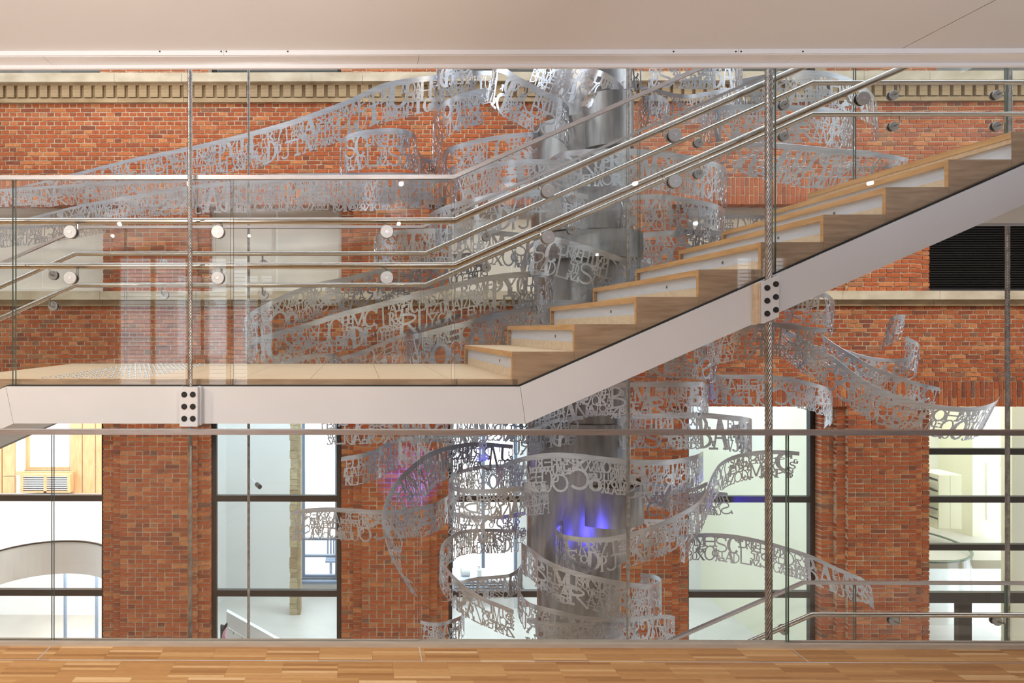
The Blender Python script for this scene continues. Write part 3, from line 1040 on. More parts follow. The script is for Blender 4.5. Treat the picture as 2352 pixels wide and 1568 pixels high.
XMIN, XMAX = -6.3, 6.6
XK = P(1195, 888, 3.64).x
f_top, k_top = flight(XK, P(13, 887, 3.64).x, ZL + st_top0)
f_bot, k_bot = flight(P(1207, 973, 3.64).x, P(31, 973, 3.64).x, ZL + st_bot0)
f_rail1, k_rail = flight(0.5245, -2.225, P(900, 507, 3.75).z)
f_rail2, _ = flight(0.5245, -2.225, P(900, 610, 3.75).z)
f_cap0, k_cap = flight(0.509, -2.20, P(900, 412, 3.67).z)
f_cap1, _ = flight(0.509, -2.20, P(900, 402.5, 3.67).z)

sc = thing('staircase', 'white steel and oak staircase with glass sides crossing in front of the sculpture', 'staircase', (-0.7, 4.5, ZL))
L0 = sc.location


def xsamp(*ks):
    out = [XMIN, XMAX]
    for k in ks:
        out += [q for q in k if XMIN < q < XMAX]
    return sorted(set(round(q, 5) for q in out))


def st(mb, name, m, parent=sc, smooth=False):
    return local(mb, L0).build(name, m, parent, smooth)


# stringers in welded lengths
for y0, y1, tagname in ((3.640, 3.66, 'near'), (5.44, 5.46, 'far')):
    cuts = [XMIN, None, None, XMAX]
    for (ta, tb) in (((XMIN, XMIN), (k_top[1], k_bot[1])), ((k_top[1], k_bot[1]), (k_top[2], k_bot[2])), ((k_top[2], k_bot[2]), (k_top[3], k_bot[3])), ((k_top[3], k_bot[3]), (XMAX, XMAX))):
        g = 0.0009
        pts_t = [ta[0] + g] + [q for q in k_top if ta[0] + 0.01 < q < tb[0] - 0.01] + [tb[0] - g]
        pts_b = [ta[1] + g] + [q for q in k_bot if ta[1] + 0.01 < q < tb[1] - 0.01] + [tb[1] - g]
        poly = [(x, f_bot(x)) for x in pts_b] + [(x, f_top(x)) for x in reversed(pts_t)]
        st(MB().prism(poly, y0, y1), 'stringer', M['white_steel'])
xs = xsamp(k_top)
st(MB().band(xs, lambda x: f_top(x) - 0.06, lambda x: f_top(x) + 0.007, 3.6605, 3.6885), 'glazing_gasket', M['black'])
st(MB().band(xs, lambda x: f_top(x) - 0.06, lambda x: f_top(x) + 0.007, 5.412, 5.4395), 'glazing_gasket', M['black'])
# soffit boards between the stringers
xs2 = xsamp(k_bot)
st(MB().band(xs2, lambda x: f_bot(x) + 0.012, lambda x: f_bot(x) + 0.03, 3.70, 5.40), 'soffit', M['soffit'])
# landing boards
bx_ = [XE, XE + 0.30]
while bx_[-1] + 0.375 < X1:
    bx_.append(bx_[-1] + 0.375)
bx_ = [XE] + [q for q in (-1.77, -1.394, -1.017, -0.64, -0.264, 0.112, 0.488)] + [X1 + 0.03]
for a, b in zip(bx_[:-1], bx_[1:]):
    st(MB().box(a + 0.0012, b - 0.0012, DN, DFAR, ZL - 0.06, ZL), 'landing_board', M['oak_top'])
st(MB().box(XE + 0.3, X1, DN - 0.0012, DN - 0.0002, ZL - 0.045, ZL - 0.0022), 'landing_fascia', M['oak_side'])
XT = X1 + GO * (NUP - 1)
for a in (XT, XT + 0.8, XT + 1.6, XT + 2.4):
    st(MB().box(a + 0.0012, min(a + 0.7988, XMAX), DN, DFAR, ZL + RI * NUP - 0.06, ZL + RI * NUP), 'landing_board', M['oak_top'])
st(MB().prism([(XT, f_top(XT)), (XMAX, f_top(XMAX)), (XMAX, ZL + RI * NUP), (XT, ZL + RI * NUP)], DN - 0.0012, DN - 0.0002), 'landing_fascia', M['oak_side'])


def make_step(xn, z, last=False, lamp=True, wide=GO):
    """a step: oak tread board with nosing, cheeks at both ends, recessed riser with kick board and button lamp"""
    tr_ = st(MB().box(xn + 0.004, xn + wide + 0.02, DN + 0.024, DFAR - 0.024, z - 0.03, z), 'tread', M['oak_top'])
    st(MB().box(xn - 0.002, xn + 0.004, DN + 0.024, DFAR - 0.024, z - 0.031, z - 0.0005), 'nosing', M['oak_nose'], tr_)
    for y0, y1 in ((DN, DN + 0.0235), (DFAR - 0.0235, DFAR)):
        xe = xn + wide
        poly = [(xn, f_top(xn) - 0.05), (xe - 0.0012, f_top(xe) - 0.05), (xe - 0.0012, z), (xn, z)]
        st(MB().prism(poly, y0, y1), 'cheek', M['oak_side'], tr_)
        st(MB().box(xn - 0.003, xn - 0.0001, y0, y1, max(z - RI, f_top(xn) + 0.001), z), 'cheek_edge', M['oak_nose'], tr_)
    st(MB().box(xn + 0.022, xn + 0.027, DN + 0.024, DFAR - 0.024, z - RI + 0.0005, z - 0.03), 'riser_panel', M['alu'], tr_)
    st(MB().box(xn + 0.014, xn + 0.0215, DN + 0.024, DFAR - 0.1, z - RI + 0.0005, z - RI + 0.052), 'kick_board', M['plywood'], tr_)
    if lamp:
        lm = MB()
        yy = 4.12
        n, b = 16, len(lm.v)
        zc_ = z - 0.068
        for rr, xo in ((0.0095, 0.0215), (0.0095, 0.019), (0.0065, 0.019), (0.0065, 0.0205), (0.003, 0.0205), (0.003, 0.0185)):
            for q in range(n):
                t = 2 * math.pi * q / n
                lm.v.append((xn + xo, yy + rr * math.cos(t), zc_ + rr * math.sin(t)))
        for i in range(5):
            for q in range(n):
                lm.f.append((i * n + q, i * n + (q + 1) % n, (i + 1) * n + (q + 1) % n, (i + 1) * n + q))
        lm.f.append(tuple(5 * n + q for q in range(n)))
        st(lm, 'step_lamp', M['steel'], tr_)
    return tr_


for i in range(1, NUP):
    make_step(X1 + GO * (i - 1), ZL + RI * i)
# top riser belongs to the upper landing
st(MB().box(XT + 0.022, XT + 0.027, DN + 0.01, DFAR - 0.01, ZL + RI * (NUP - 1), ZL + RI * NUP - 0.06), 'riser_panel', M['alu'])
st(MB().box(XT - 0.003, XT + 0.0005, DN, DFAR, ZL + RI * NUP - 0.034, ZL + RI * NUP), 'nosing', M['oak_nose'])
# flight going down to the left
for j in range(1, NUP):
    xn = XE - GO * j
    t = st(MB().box(xn, xn + GO + 0.02, DN + 0.024, DFAR - 0.024, ZL - RI * j - 0.03, ZL - RI * j), 'tread', M['oak_top'])
    for y0, y1 in ((DN, DN + 0.0235), (DFAR - 0.0235, DFAR)):
        st(MB().prism([(xn, f_top(xn) - 0.05), (xn + GO - 0.001, f_top(xn + GO) - 0.05), (xn + GO - 0.001, ZL - RI * j), (xn, ZL - RI * j)], y0, y1), 'cheek', M['oak_nose'], t)
    st(MB().box(xn + GO + 0.02, xn + GO + 0.026, DN + 0.024, DFAR - 0.024, ZL - RI * j, ZL - RI * (j - 1) - 0.03), 'riser_panel', M['alu'], t)
xn = XE - GO * (NUP - 1)
st(MB().box(XMIN, xn - 0.001, DN, DFAR, ZL - RI * NUP - 0.06, ZL - RI * NUP), 'landing_board', M['oak_top'])
# tactile studs at the head of the lower flight
sm = MB()
for q in range(3):
    rr, hh = ((0.0125, 0.0), (0.010, 0.0045), (0.005, 0.0065))[q]
    for k in range(8):
        sm.v.append((rr * math.cos(k * math.pi / 4), rr * math.sin(k * math.pi / 4), hh))
for q in range(2):
    for k in range(8):
        sm.f.append((q * 8 + k, q * 8 + (k + 1) % 8, q * 8 + 8 + (k + 1) % 8, q * 8 + 8 + k))
sm.f.append(tuple(range(16, 24)))
sme = sm.mesh('tactile_stud')
sme.materials.append(M['steel'])
for p_ in sme.polygons:
    p_.use_smooth = True
for r in range(31):
    for c in range(6):
        link('tactile_stud', sme, sc, (-1.73 + c * 0.1 + (0.05 if r % 2 else 0) - L0[0], DN + 0.05 + r * 0.051 - L0[1], ZL - L0[2]))

# glass sides
gl_x = [XMIN, -5.3, -3.72, -2.20 - 0.85, -1.8575, -0.6815, 0.506, 2.222, 3.924, 5.115, XMAX]
for y0 in (3.6625, 5.4225):
    for a, b in zip(gl_x[:-1], gl_x[1:]):
        pts = [a + 0.008] + [q for q in k_top + k_cap if a + 0.02 < q < b - 0.02] + [b - 0.008]
        pane_obj(sorted(pts), lambda x: f_top(x) - 0.03, lambda x: f_cap0(x), y0, y0 + 0.015, sc, L0)
# capping rails, handrails
xs = xsamp(k_cap)
for y0, y1 in ((3.655, 3.685), (5.415, 5.445)):
    st(MB().band(xs, lambda x: f_cap0(x), lambda x: f_cap1(x), y0, y1), 'capping_rail', M['cap'])
xs = xsamp(k_rail)
xs_r = xs
for yy in (3.75, 5.35):
    for fr_ in (f_rail1, f_rail2):
        st(MB().tube([(x, yy, fr_(x)) for x in xs_r], 0.0185, 16), 'handrail', M['steel'], sc, True)
# brackets: disc on the outer face of the glass, bent arm to the rail
XD = [-3.4, -2.43, -1.548, -0.755, 0.150, 1.012, 1.687, 2.687, 3.36, 4.22, 5.03]
for x in XD:
    for fr_ in (f_rail1, f_rail2):
        z = fr_(x) - 0.0735
        # near side: the disc shows in front of the glass, far side: in front of it as well (inside face)
        br = st(MB().disc((x, z), 0.0355, 3.6455, 3.6575, 28, 0.002), 'clamp_disc', M['disc'], sc)
        st(MB().disc((x, z), 0.0335, 3.6578, 3.6622, 24), 'washer', M['black'], br)
        st(MB().disc((x, z), 0.0085, 3.6435, 3.6452, 14), 'screw_head', M['cap'], br)
        st(MB().disc((x, z), 0.0335, 3.678, 3.690, 24), 'clamp_disc', M['disc'], br)
        dx_ = -0.022 if x > 0.52 and x < 3.5 else 0.0
        st(MB().tube([(x, 3.69, z), (x, 3.735, z + 0.002), (x + dx_ * .4, 3.75, z + 0.018), (x + dx_, 3.75, fr_(x + dx_) - 0.012)], 0.0068, 8), 'rail_arm', M['steel'], br, True)
        br = st(MB().disc((x, z), 0.0365, 5.404, 5.417, 28, 0.002), 'clamp_disc', M['disc'], sc)
        st(MB().disc((x, z), 0.0345, 5.4172, 5.4222, 24), 'washer', M['black'], br)
        st(MB().disc((x, z), 0.0355, 5.4378, 5.447, 24), 'clamp_disc', M['disc'], br)
        st(MB().tube([(x, 5.404, z), (x, 5.365, z + 0.002), (x + dx_ * .4, 5.35, z + 0.018), (x + dx_, 5.35, fr_(x + dx_) - 0.012)], 0.0068, 8), 'rail_arm', M['steel'], br, True)


# hanger plates with black bolts
def hanger(xc, side, slope):
    yf = 3.6395 if side < 0 else 5.4605
    y0, y1 = (3.572, yf) if side < 0 else (yf, yf + 0.016)
    hw = 0.047 if not slope else 0.040

    def plate(a, b, ya, yb, name, par=sc):
        return st(MB().prism([(a, f_bot(a) - 0.006), (b, f_bot(b) - 0.006), (b, f_top(b) + 0.004), (a, f_top(a) + 0.004)], ya, yb), name, M['white_steel'], par)
    if side < 0:
        pl_ = plate(xc - hw, xc + hw, y0, y0 + 0.007, 'hanger_plate')     # the cable runs between this plate and the beam
        plate(xc - hw, xc - hw + 0.008, y0 + 0.0072, y1, 'cheek', pl_)
        plate(xc + hw - 0.008, xc + hw, y0 + 0.0072, y1, 'cheek', pl_)
    else:
        pl_ = plate(xc - hw, xc + hw, y0, y1, 'hanger_plate')
    if side < 0:
        xf = (xc + hw, xc + hw + 0.012) if not slope else (xc - hw - 0.022, xc - hw)
        for q in range(2):
            u0 = xf[0] + q * (xf[1] - xf[0]) * 0.5
            u1 = u0 + (xf[1] - xf[0]) * 0.46
            st(MB().prism([(u0, f_bot(u0) - 0.002), (u1, f_bot(u1) - 0.002), (u1, f_top(u1) + 0.002), (u0, f_top(u0) + 0.002)], y0 + 0.03, y1), 'flange', M['plywood'] if slope else M['white_steel'], pl_)
        for dx in (-0.0225, 0.0225):
            for k in (0.18, 0.5, 0.82):
                z = f_bot(xc + dx) + k * (f_top(xc + dx) - f_bot(xc + dx))
                st(MB().disc((xc + dx, z), 0.0152, y0 - 0.004, y0, 18, 0.001), 'bolt', M['black'], pl_)
                st(MB().disc((xc + dx, z), 0.006, y0 - 0.0055, y0 - 0.004, 8), 'bolt', M['frame'], pl_)


XN1, XN2 = P(437, 700, 3.60).x, P(1766, 700, 3.60).x
hanger(P(433, 930, 3.572).x, -1, False)
hanger(P(1772, 690, 3.572).x, -1, True)

# the flight one storey below repeats it
low = copy_tree(sc)
low.location = Vector(sc.location) + Vector((0, 0, -4.146))
low['label'] = 'identical staircase one storey below, its glass rails rising at the bottom right'
sc['group'] = low['group'] = 'stacked atrium staircases'


# ================================================================== suspension cables
def rope(px, D, r, z0, z1, label):
    c = P(px, 758, D)
    t = thing('suspension_cable', label, 'cable', (c.x, D, z0), 'steel cables carrying the staircase')
    mb = MB()
    ns, pitch = 8, r * 11
    H = z1 - z0
    n = int(H / pitch * 9)
    rs = r * 0.36
    for s_ in range(ns):
        base = len(mb.v)
        for i in range(n + 1):
            z = H * i / n
            ph = 2 * math.pi * (s_ / ns + z / pitch)
            cx, cy = (r - rs) * math.cos(ph), (r - rs) * math.sin(ph)
            for q in range(5):
                a = ph + 2 * math.pi * q / 5
                mb.v.append((cx + rs * math.cos(a), cy + rs * math.sin(a), z))
        for i in range(n):
            for q in range(5):
                a, b = base + i * 5 + q, base + i * 5 + (q + 1) % 5
                mb.f.append((a, b, b + 5, a + 5))
    mb.build('strands', M['rope'], t, True, 80)
    MB().drum((0, 0), r * 0.62, 0, H, 8).build('core', M['rope'], t)
    return t


rope(436.5, 3.60, 0.0130, -0.9, 4.4, 'twisted steel cable bolted to the level part of the white stair beam at the left')
rope(1765.5, 3.60, 0.0190, -0.9, 4.4, 'thickest twisted steel cable, bolted to the sloping stair beam near the right')
rope(571, 5.52, 0.0118, -2.2, 4.6, 'thin twisted steel cable behind the landing at the left')
rope(1443, 5.52, 0.0150, -2.2, 4.6, 'twisted steel cable behind the stair flight, in front of the sculpture column')
c_ = rope(2314, 5.52, 0.0170, -2.2, P(2314, 514, 5.5).z, 'twisted steel cable under the upper landing at the far right')
MB().box(-0.09, 0.09, -0.06, 0.06, P(2314, 514, 5.5).z + 2.2, P(2314, 514, 5.5).z + 2.225).build('top_plate', M['white_steel'], c_)
rope(2320, 5.52, 0.0170, P(2320, 330, 5.5).z, 4.6, 'steel cable above the upper landing at the far right')


# ================================================================== letter sculpture
GLY = 'ABCDEFGHIJKLMNOPQRSTUVXYZABCDEMOPRSAGMRXCAUO'


def glyph(ch, x, y, w, h, T, t, out):
    """strips of quads (lists of point pairs) that draw a roman capital in the box x..x+w, y..y+h"""
    def bar(a, b, wd):
        ax, ay, bx, by = x + a[0] * w, y + a[1] * h, x + b[0] * w, y + b[1] * h
        dx, dy = bx - ax, by - ay
        l = math.hypot(dx, dy) or 1
        nx, ny = -dy / l * wd / 2, dx / l * wd / 2
        out.append([((ax + nx, ay + ny), (ax - nx, ay - ny)), ((bx + nx, by + ny), (bx - nx, by - ny))])

    def serif(cx, cy, k=1.0):
        s_ = min(0.24 * w * k, T * 1.5 + 0.008)
        ax, ay = x + cx * w, y + cy * h + (t * 0.5 if cy < 0.5 else -t * 0.5)
        out.append([((ax - s_, ay + t * .5), (ax - s_, ay - t * .5)), ((ax + s_, ay + t * .5), (ax + s_, ay - t * .5))])

    def arc(cx, cy, rx, ry, a0, a1, wt, wn, n=None):
        n = n or (12 if h > 0.1 else 8)
        if abs(a1 - a0) < 200:
            n = max(5, int(n * 0.65))
        st_ = []
        for i in range(n + 1):
            a = math.radians(a0 + (a1 - a0) * i / n)
            k = abs(math.cos(a))
            wd = wn + (wt - wn) * k
            ox, oy = rx * w, ry * h
            c, s_ = math.cos(a), math.sin(a)
            st_.append(((x + cx * w + ox * c, y + cy * h + oy * s_), (x + cx * w + max(ox - wd, ox * .15) * c, y + cy * h + max(oy - wd, oy * .15) * s_)))
        out.append(st_)
    hx, hy = T / 2 / w, t / 2 / h
    L, R = hx + 0.04, 0.96 - hx
    if ch == 'A':
        bar((.5, 1), (.1, 0), t); bar((.5, 1), (.86, 0), T); bar((.25, .36), (.75, .36), t); serif(.1, 0); serif(.88, 0)
    elif ch == 'B':
        bar((L, 0), (L, 1), T); arc(L, .75, .7 - L, .25, -90, 90, T, t); arc(L, .26, .95 - L, .26, -90, 90, T, t); serif(L, 1, .7); serif(L, 0, .7)
    elif ch == 'C':
        arc(.5, .5, .48, .5, 45, 318, T, t); bar((.86, .7), (.86, .98), t)
    elif ch == 'D':
        bar((L, 0), (L, 1), T); arc(L, .5, .96 - L, .5, -90, 90, T, t); serif(L, 0, .7); serif(L, 1, .7)
    elif ch == 'E':
        bar((L, 0), (L, 1), T); bar((L, 1 - hy), (.92, 1 - hy), t); bar((L, .52), (.7, .52), t); bar((L, hy), (.95, hy), t)
        bar((.9, .76), (.9, 1), t); bar((.93, 0), (.93, .26), t); bar((.7, .42), (.7, .62), t)
    elif ch == 'F':
        bar((L, 0), (L, 1), T); bar((L, 1 - hy), (.92, 1 - hy), t); bar((L, .52), (.7, .52), t); bar((.9, .74), (.9, 1), t); bar((.7, .42), (.7, .62), t); serif(L, 0)
    elif ch == 'G':
        arc(.48, .5, .46, .5, 45, 350, T, t); bar((.84, .06), (.84, .44), T * .8); serif(.82, .46, .8)
    elif ch == 'H':
        bar((L, 0), (L, 1), T); bar((R, 0), (R, 1), T); bar((L, .5), (R, .5), t)
        for q in (L, R):
            serif(q, 0, .8); serif(q, 1, .8)
    elif ch == 'I':
        bar((.5, 0), (.5, 1), T * 1.15); serif(.5, 0, 1.4); serif(.5, 1, 1.4)
    elif ch == 'J':
        bar((.64, .25), (.64, 1), T); arc(.34, .25, .3 + hx, .25, -170, 0, T, t); serif(.64, 1)
    elif ch == 'K':
        bar((L, 0), (L, 1), T); bar((L, .42), (.88, 1), t); bar((.42, .6), (.88, 0), T); serif(L, 0, .8); serif(L, 1, .8); serif(.88, 1, .8); serif(.88, 0, .8)
    elif ch == 'L':
        bar((L + .08, 0), (L + .08, 1), T); bar((L, hy), (.94, hy), t); bar((.92, 0), (.92, .3), t); serif(L + .08, 1)
    elif ch == 'M':
        bar((.1, 0), (.12, 1), t); bar((.12, 1), (.5, .1), T * .9); bar((.5, .1), (.86, 1), t); bar((.88, 0), (.86, 1), T); serif(.1, 0, .8); serif(.88, 0, .8)
    elif ch == 'N':
        bar((.12, 0), (.12, 1), t); bar((.12, 1), (.88, 0), T); bar((.88, 0), (.88, 1), t); serif(.12, 0, .8); serif(.88, 1, .8)
    elif ch == 'O':
        arc(.5, .5, .48, .5, 0, 360, T, t)
    elif ch == 'P':
        bar((L, 0), (L, 1), T); arc(L, .71, .92 - L, .29, -90, 90, T, t); serif(L, 0); serif(L, 1, .7)
    elif ch == 'Q':
        arc(.5, .52, .48, .48, 0, 360, T, t); bar((.5, .3), (.95, -.04), T * .8)
    elif ch == 'R':
        bar((L, 0), (L, 1), T); arc(L, .73, .84 - L, .27, -90, 90, T, t); bar((.42, .48), (.92, 0), T); serif(L, 0, .8); serif(L, 1, .7)
    elif ch == 'S':
        arc(.48, .74, .38, .26, 30, 250, T * .8, t); arc(.5, .27, .42, .27, -150, 70, T * .8, t); bar((.3, .56), (.68, .47), T)
        bar((.84, .72), (.84, 1), t); bar((.1, 0), (.1, .28), t)
    elif ch == 'T':
        bar((.5, 0), (.5, 1), T); bar((.04, 1 - hy), (.96, 1 - hy), t); bar((.06, .74), (.06, 1), t); bar((.94, .74), (.94, 1), t); serif(.5, 0)
    elif ch == 'U':
        bar((L, .3), (L, 1), T); bar((.88, .3), (.88, 1), t); arc(.5, .3, .5 - .04, .3, 180, 360, T * .8, t); serif(L, 1, .8); serif(.88, 1, .7)
    elif ch == 'V':
        bar((.12, 1), (.5, 0), T); bar((.5, 0), (.9, 1), t); serif(.13, 1, .8); serif(.9, 1, .7)
    elif ch == 'X':
        bar((.12, 1), (.88, 0), T); bar((.88, 1), (.1, 0), t)
        for q in (.12, .88):
            serif(q, 0, .8); serif(q, 1, .8)
    elif ch == 'Y':
        bar((.1, 1), (.5, .48), T); bar((.5, .48), (.92, 1), t); bar((.5, 0), (.5, .48), T); serif(.5, 0); serif(.12, 1, .7); serif(.9, 1, .7)
    elif ch == 'Z':
        bar((.06, 1 - hy), (.94, 1 - hy), t); bar((.9, 1), (.08, 0), T); bar((.06, hy), (.96, hy), t); bar((.08, .74), (.08, 1), t); bar((.94, 0), (.94, .26), t)


def pattern(length, H, seed):
    """strip pattern: solid band on top (v = 0..), letters of many sizes packed below it. u along the strip, v downwards, metres"""
    rg = random.Random(seed)
    strips = []
    band = 0.058

    def letter(x, y, w, h):
        ch = rg.choice(GLY)
        ow, oh = w * 0.05 + 0.002, h * 0.05 + 0.002
        sz = min(w, h)
        T = min(max(0.018, sz * rg.uniform(0.21, 0.36)), 0.07)
        t = max(0.0115, T * rg.uniform(0.3, 0.5))
        if rg.random() < 0.4:
            T = t = max(0.0135, sz * 0.145)
        tmp = []
        glyph(ch, 0, 0, w + 2 * ow, h + 2 * oh, T, t, tmp)
        rot = rg.gauss(0, 0.05)
        for s_ in tmp:
            q = []
            for (a, b) in s_:
                pr = []
                for (px_, py_) in (a, b):
                    cx, cy = px_ - w / 2 - ow, py_ - h / 2 - oh
                    px2 = cx * math.cos(rot) - cy * math.sin(rot) + w / 2
                    py2 = cx * math.sin(rot) + cy * math.cos(rot) + h / 2
                    pr.append((x + px2, y + h - py2))
                q.append(pr)
            strips.append((x - ow, x + w + ow, q))

    def split(x, y, w, h, depth):
        big = rg.random()
        if (w < 0.23 and h < 0.32 and w < h * 1.1 and w > h * 0.4 and (big < 0.42 or depth > 6)) or (w < 0.085 and h < 0.12) or w < 0.045 or h < 0.05:
            if w > h * 1.5:
                split(x, y, w / 2, h, 9); split(x + w / 2, y, w / 2, h, 9)
                return
            letter(x, y, w, h)
            return
        k = rg.choice((0.34, 0.4, 0.5, 0.6, 0.66))
        if w > h * rg.uniform(0.75, 1.2):
            split(x, y, w * k, h, depth + 1); split(x + w * k, y, w * (1 - k), h, depth + 1)
        else:
            split(x, y, w, h * k, depth + 1); split(x, y + h * k, w, h * (1 - k), depth + 1)
    x = 0.0
    while x < length:
        w = rg.uniform(0.22, 0.42)
        y = band - 0.006
        hh = H - y - rg.uniform(0.0, 0.05)
        split(x, y, w, hh, 0)
        x += w
    # small linking letters bridge the joints between the larger ones
    for _ in range(int(length * 6)):
        s0 = rg.uniform(0.045, 0.10)
        letter(rg.uniform(0, length), band + rg.uniform(-0.01, H - band - s0 * 1.2), s0 * rg.uniform(0.7, 1.0), s0)
    V, FQ, lim = [], [], []
    for (u0, u1, q) in strips:
        b = len(V)
        for (a, c) in q:
            V += [a, c]
        for i in range(len(q) - 1):
            FQ.append((b + 2 * i, b + 2 * i + 2, b + 2 * i + 3, b + 2 * i + 1))
            lim.append((u0, u1))
    return np.array(V), np.array(FQ), np.array(lim), band


PH = 0.42
PATS = [pattern(12.0, PH, s_) for s_ in (3, 8, 21)]


def catmull(pts, n):
    pts = np.array(pts, float)
    p = np.vstack([2 * pts[0] - pts[1], pts, 2 * pts[-1] - pts[-2]])
    # centripetal-like chord parameter keeps tight folds smooth
    out = []
    seg = len(pts) - 1
    for i in range(seg):
        p0, p1, p2, p3 = p[i], p[i + 1], p[i + 2], p[i + 3]
        t0 = 0.0
        t1 = t0 + max(np.linalg.norm(p1[:3] - p0[:3]), 1e-4) ** 0.5
        t2 = t1 + max(np.linalg.norm(p2[:3] - p1[:3]), 1e-4) ** 0.5
        t3 = t2 + max(np.linalg.norm(p3[:3] - p2[:3]), 1e-4) ** 0.5
        tt = np.linspace(t1, t2, n, endpoint=(i == seg - 1))[:, None]
        A1 = (t1 - tt) / (t1 - t0) * p0 + (tt - t0) / (t1 - t0) * p1
        A2 = (t2 - tt) / (t2 - t1) * p1 + (tt - t1) / (t2 - t1) * p2
        A3 = (t3 - tt) / (t3 - t2) * p2 + (tt - t2) / (t3 - t2) * p3
        B1 = (t2 - tt) / (t2 - t0) * A1 + (tt - t0) / (t2 - t0) * A2
        B2 = (t3 - tt) / (t3 - t1) * A2 + (tt - t1) / (t3 - t1) * A3
        out.append((t2 - tt) / (t2 - t1) * B1 + (tt - t1) / (t2 - t1) * B2)
    return np.vstack(out)


axis = P(1334, 758, 7.2)
scu = thing('letter_sculpture', 'tall stainless steel sculpture of curling ribbons cut into letters around a column', 'sculpture', (axis.x, axis.y, -4.4))
SC = scu.location
rib_i = 0


def ribbon(pts, bandscale=1.0):
    """pts: (px, py of the top edge, depth, height in px, sideways lean in px, depth change of the lower edge)"""
    global rib_i
    rows = []
    for q in pts:
        px_, py_, D, h = q[:4]
        dx = q[4] if len(q) > 4 else 0
        dd = q[5] if len(q) > 5 else (0.14 if px_ > 1780 and py_ > 640 and dx < -5 else 0.05)
        rows.append(tuple(P(px_, py_, D)) + tuple(P(px_ + dx, py_ + h, D + dd)))
    c = catmull(rows, 24)
    top, bot = c[:, :3], c[:, 3:]
    s_ = np.concatenate([[0], np.cumsum(np.linalg.norm(np.diff((top + bot) / 2, axis=0), axis=1))])
    Lm = s_[-1]
    hm = np.linalg.norm(top - bot, axis=1).mean()
    sc_ = hm / PH                                     # pattern scale
    V, FQ, lim, band = PATS[rib_i % 3]
    Lp = Lm / sc_
    start = [0.0, 1.3, 2.6, 0.6, 1.9, 3.1, 0.3, 2.2][rib_i % 8] if Lp < 3.6 else 0.0
    flip = rib_i % 2 == 1
    rib_i += 1
    ok = (lim[:, 0] >= start - 0.01) & (lim[:, 1] <= start + Lp + 0.03)
    fq = FQ[ok]
    used = np.unique(fq)
    remap = -np.ones(len(V), int)
    remap[used] = np.arange(len(used))
    uv = V[used].copy()
    fq = remap[fq]
    uv[:, 0] = (uv[:, 0] - start)
    if flip:
        uv[:, 0] = Lp - uv[:, 0]
    uv[:, 0] = np.clip(uv[:, 0], -0.02, Lp + 0.02)
    # solid band on top
    nb = max(8, int(Lp / 0.045))
    bu = np.linspace(0, Lp, nb + 1)
    bv = np.concatenate([np.stack([bu, np.zeros(nb + 1)], 1), np.stack([bu, np.full(nb + 1, band)], 1)])
    b0 = len(uv)
    uv = np.vstack([uv, bv])
    i = np.arange(nb)
    fb = np.stack([b0 + i, b0 + i + 1, b0 + nb + 2 + i, b0 + nb + 1 + i], 1)
    fq = np.vstack([fq, fb])
    # map to space
    S_ = uv[:, 0] * sc_
    vv = uv[:, 1] / PH
    T_ = np.stack([np.interp(S_, s_, top[:, k]) for k in range(3)], 1)
    B_ = np.stack([np.interp(S_, s_, bot[:, k]) for k in range(3)], 1)
    tan = np.gradient((top + bot) / 2, s_, axis=0)
    dn = bot - top
    nr = np.cross(tan, dn)
    nr /= np.maximum(np.linalg.norm(nr, axis=1), 1e-6)[:, None]
    N_ = np.stack([np.interp(S_, s_, nr[:, k]) for k in range(3)], 1)
    N_ /= np.maximum(np.linalg.norm(N_, axis=1), 1e-6)[:, None]
    pos = T_ + (B_ - T_) * vv[:, None]
    # points past the strip's end run straight on
    ext = np.where(S_ < 0, S_, np.where(S_ > Lm, S_ - Lm, 0))[:, None]
    te = np.where((S_ < 0)[:, None], tan[0], tan[-1])
    pos = pos + te * ext
    th = 0.0016
    n = len(pos)
    vs = np.vstack([pos + N_ * th, pos - N_ * th]) - np.array(SC)
    vs = np.vstack([vs, vs])                          # the cut edges get vertices of their own, so the sheet shades flat
    f_front = fq
    f_back = fq[:, ::-1] + n
    e1_ = np.stack([fq[:, 1], fq[:, 0], fq[:, 0] + n, fq[:, 1] + n], 1) + 2 * n
    e2_ = np.stack([fq[:, 3], fq[:, 2], fq[:, 2] + n, fq[:, 3] + n], 1) + 2 * n
    faces = np.vstack([f_front, f_back, e1_, e2_]).astype(np.int32)
    me = bpy.data.meshes.new('ribbon')
    me.vertices.add(len(vs))
    me.vertices.foreach_set('co', vs.astype(np.float32).ravel())
    me.loops.add(faces.size)
    me.loops.foreach_set('vertex_index', faces.ravel())
    me.polygons.add(len(faces))
    me.polygons.foreach_set('loop_start', np.arange(0, faces.size, 4, dtype=np.int32))
    me.update(calc_edges=True)
    me.materials.append(M['letters'])
    me.update()
    link('ribbon', me, scu)


# column: stacked rolled drums
def col(px0, px1, py0, py1, D, n=56):
    a, b = P(px0, 758, D), P(px1, 758, D)
    r = (b.x - a.x) / 2
    cx = (a.x + b.x) / 2
    zt, zb_ = P(800, py0, D).z, P(800, py1, D).z
    mb = MB().drum((cx, D), r, zb_, zt, n, False).drum((cx, D), r - 0.012, zb_, zt, n, False)
    q = len(mb.v) // 2
    for i in range(n):
        j = (i + 1) % n
        mb.f += [(i, j, q + j, q + i), (n + i, n + j, q + n + j, q + n + i)]
    return mb


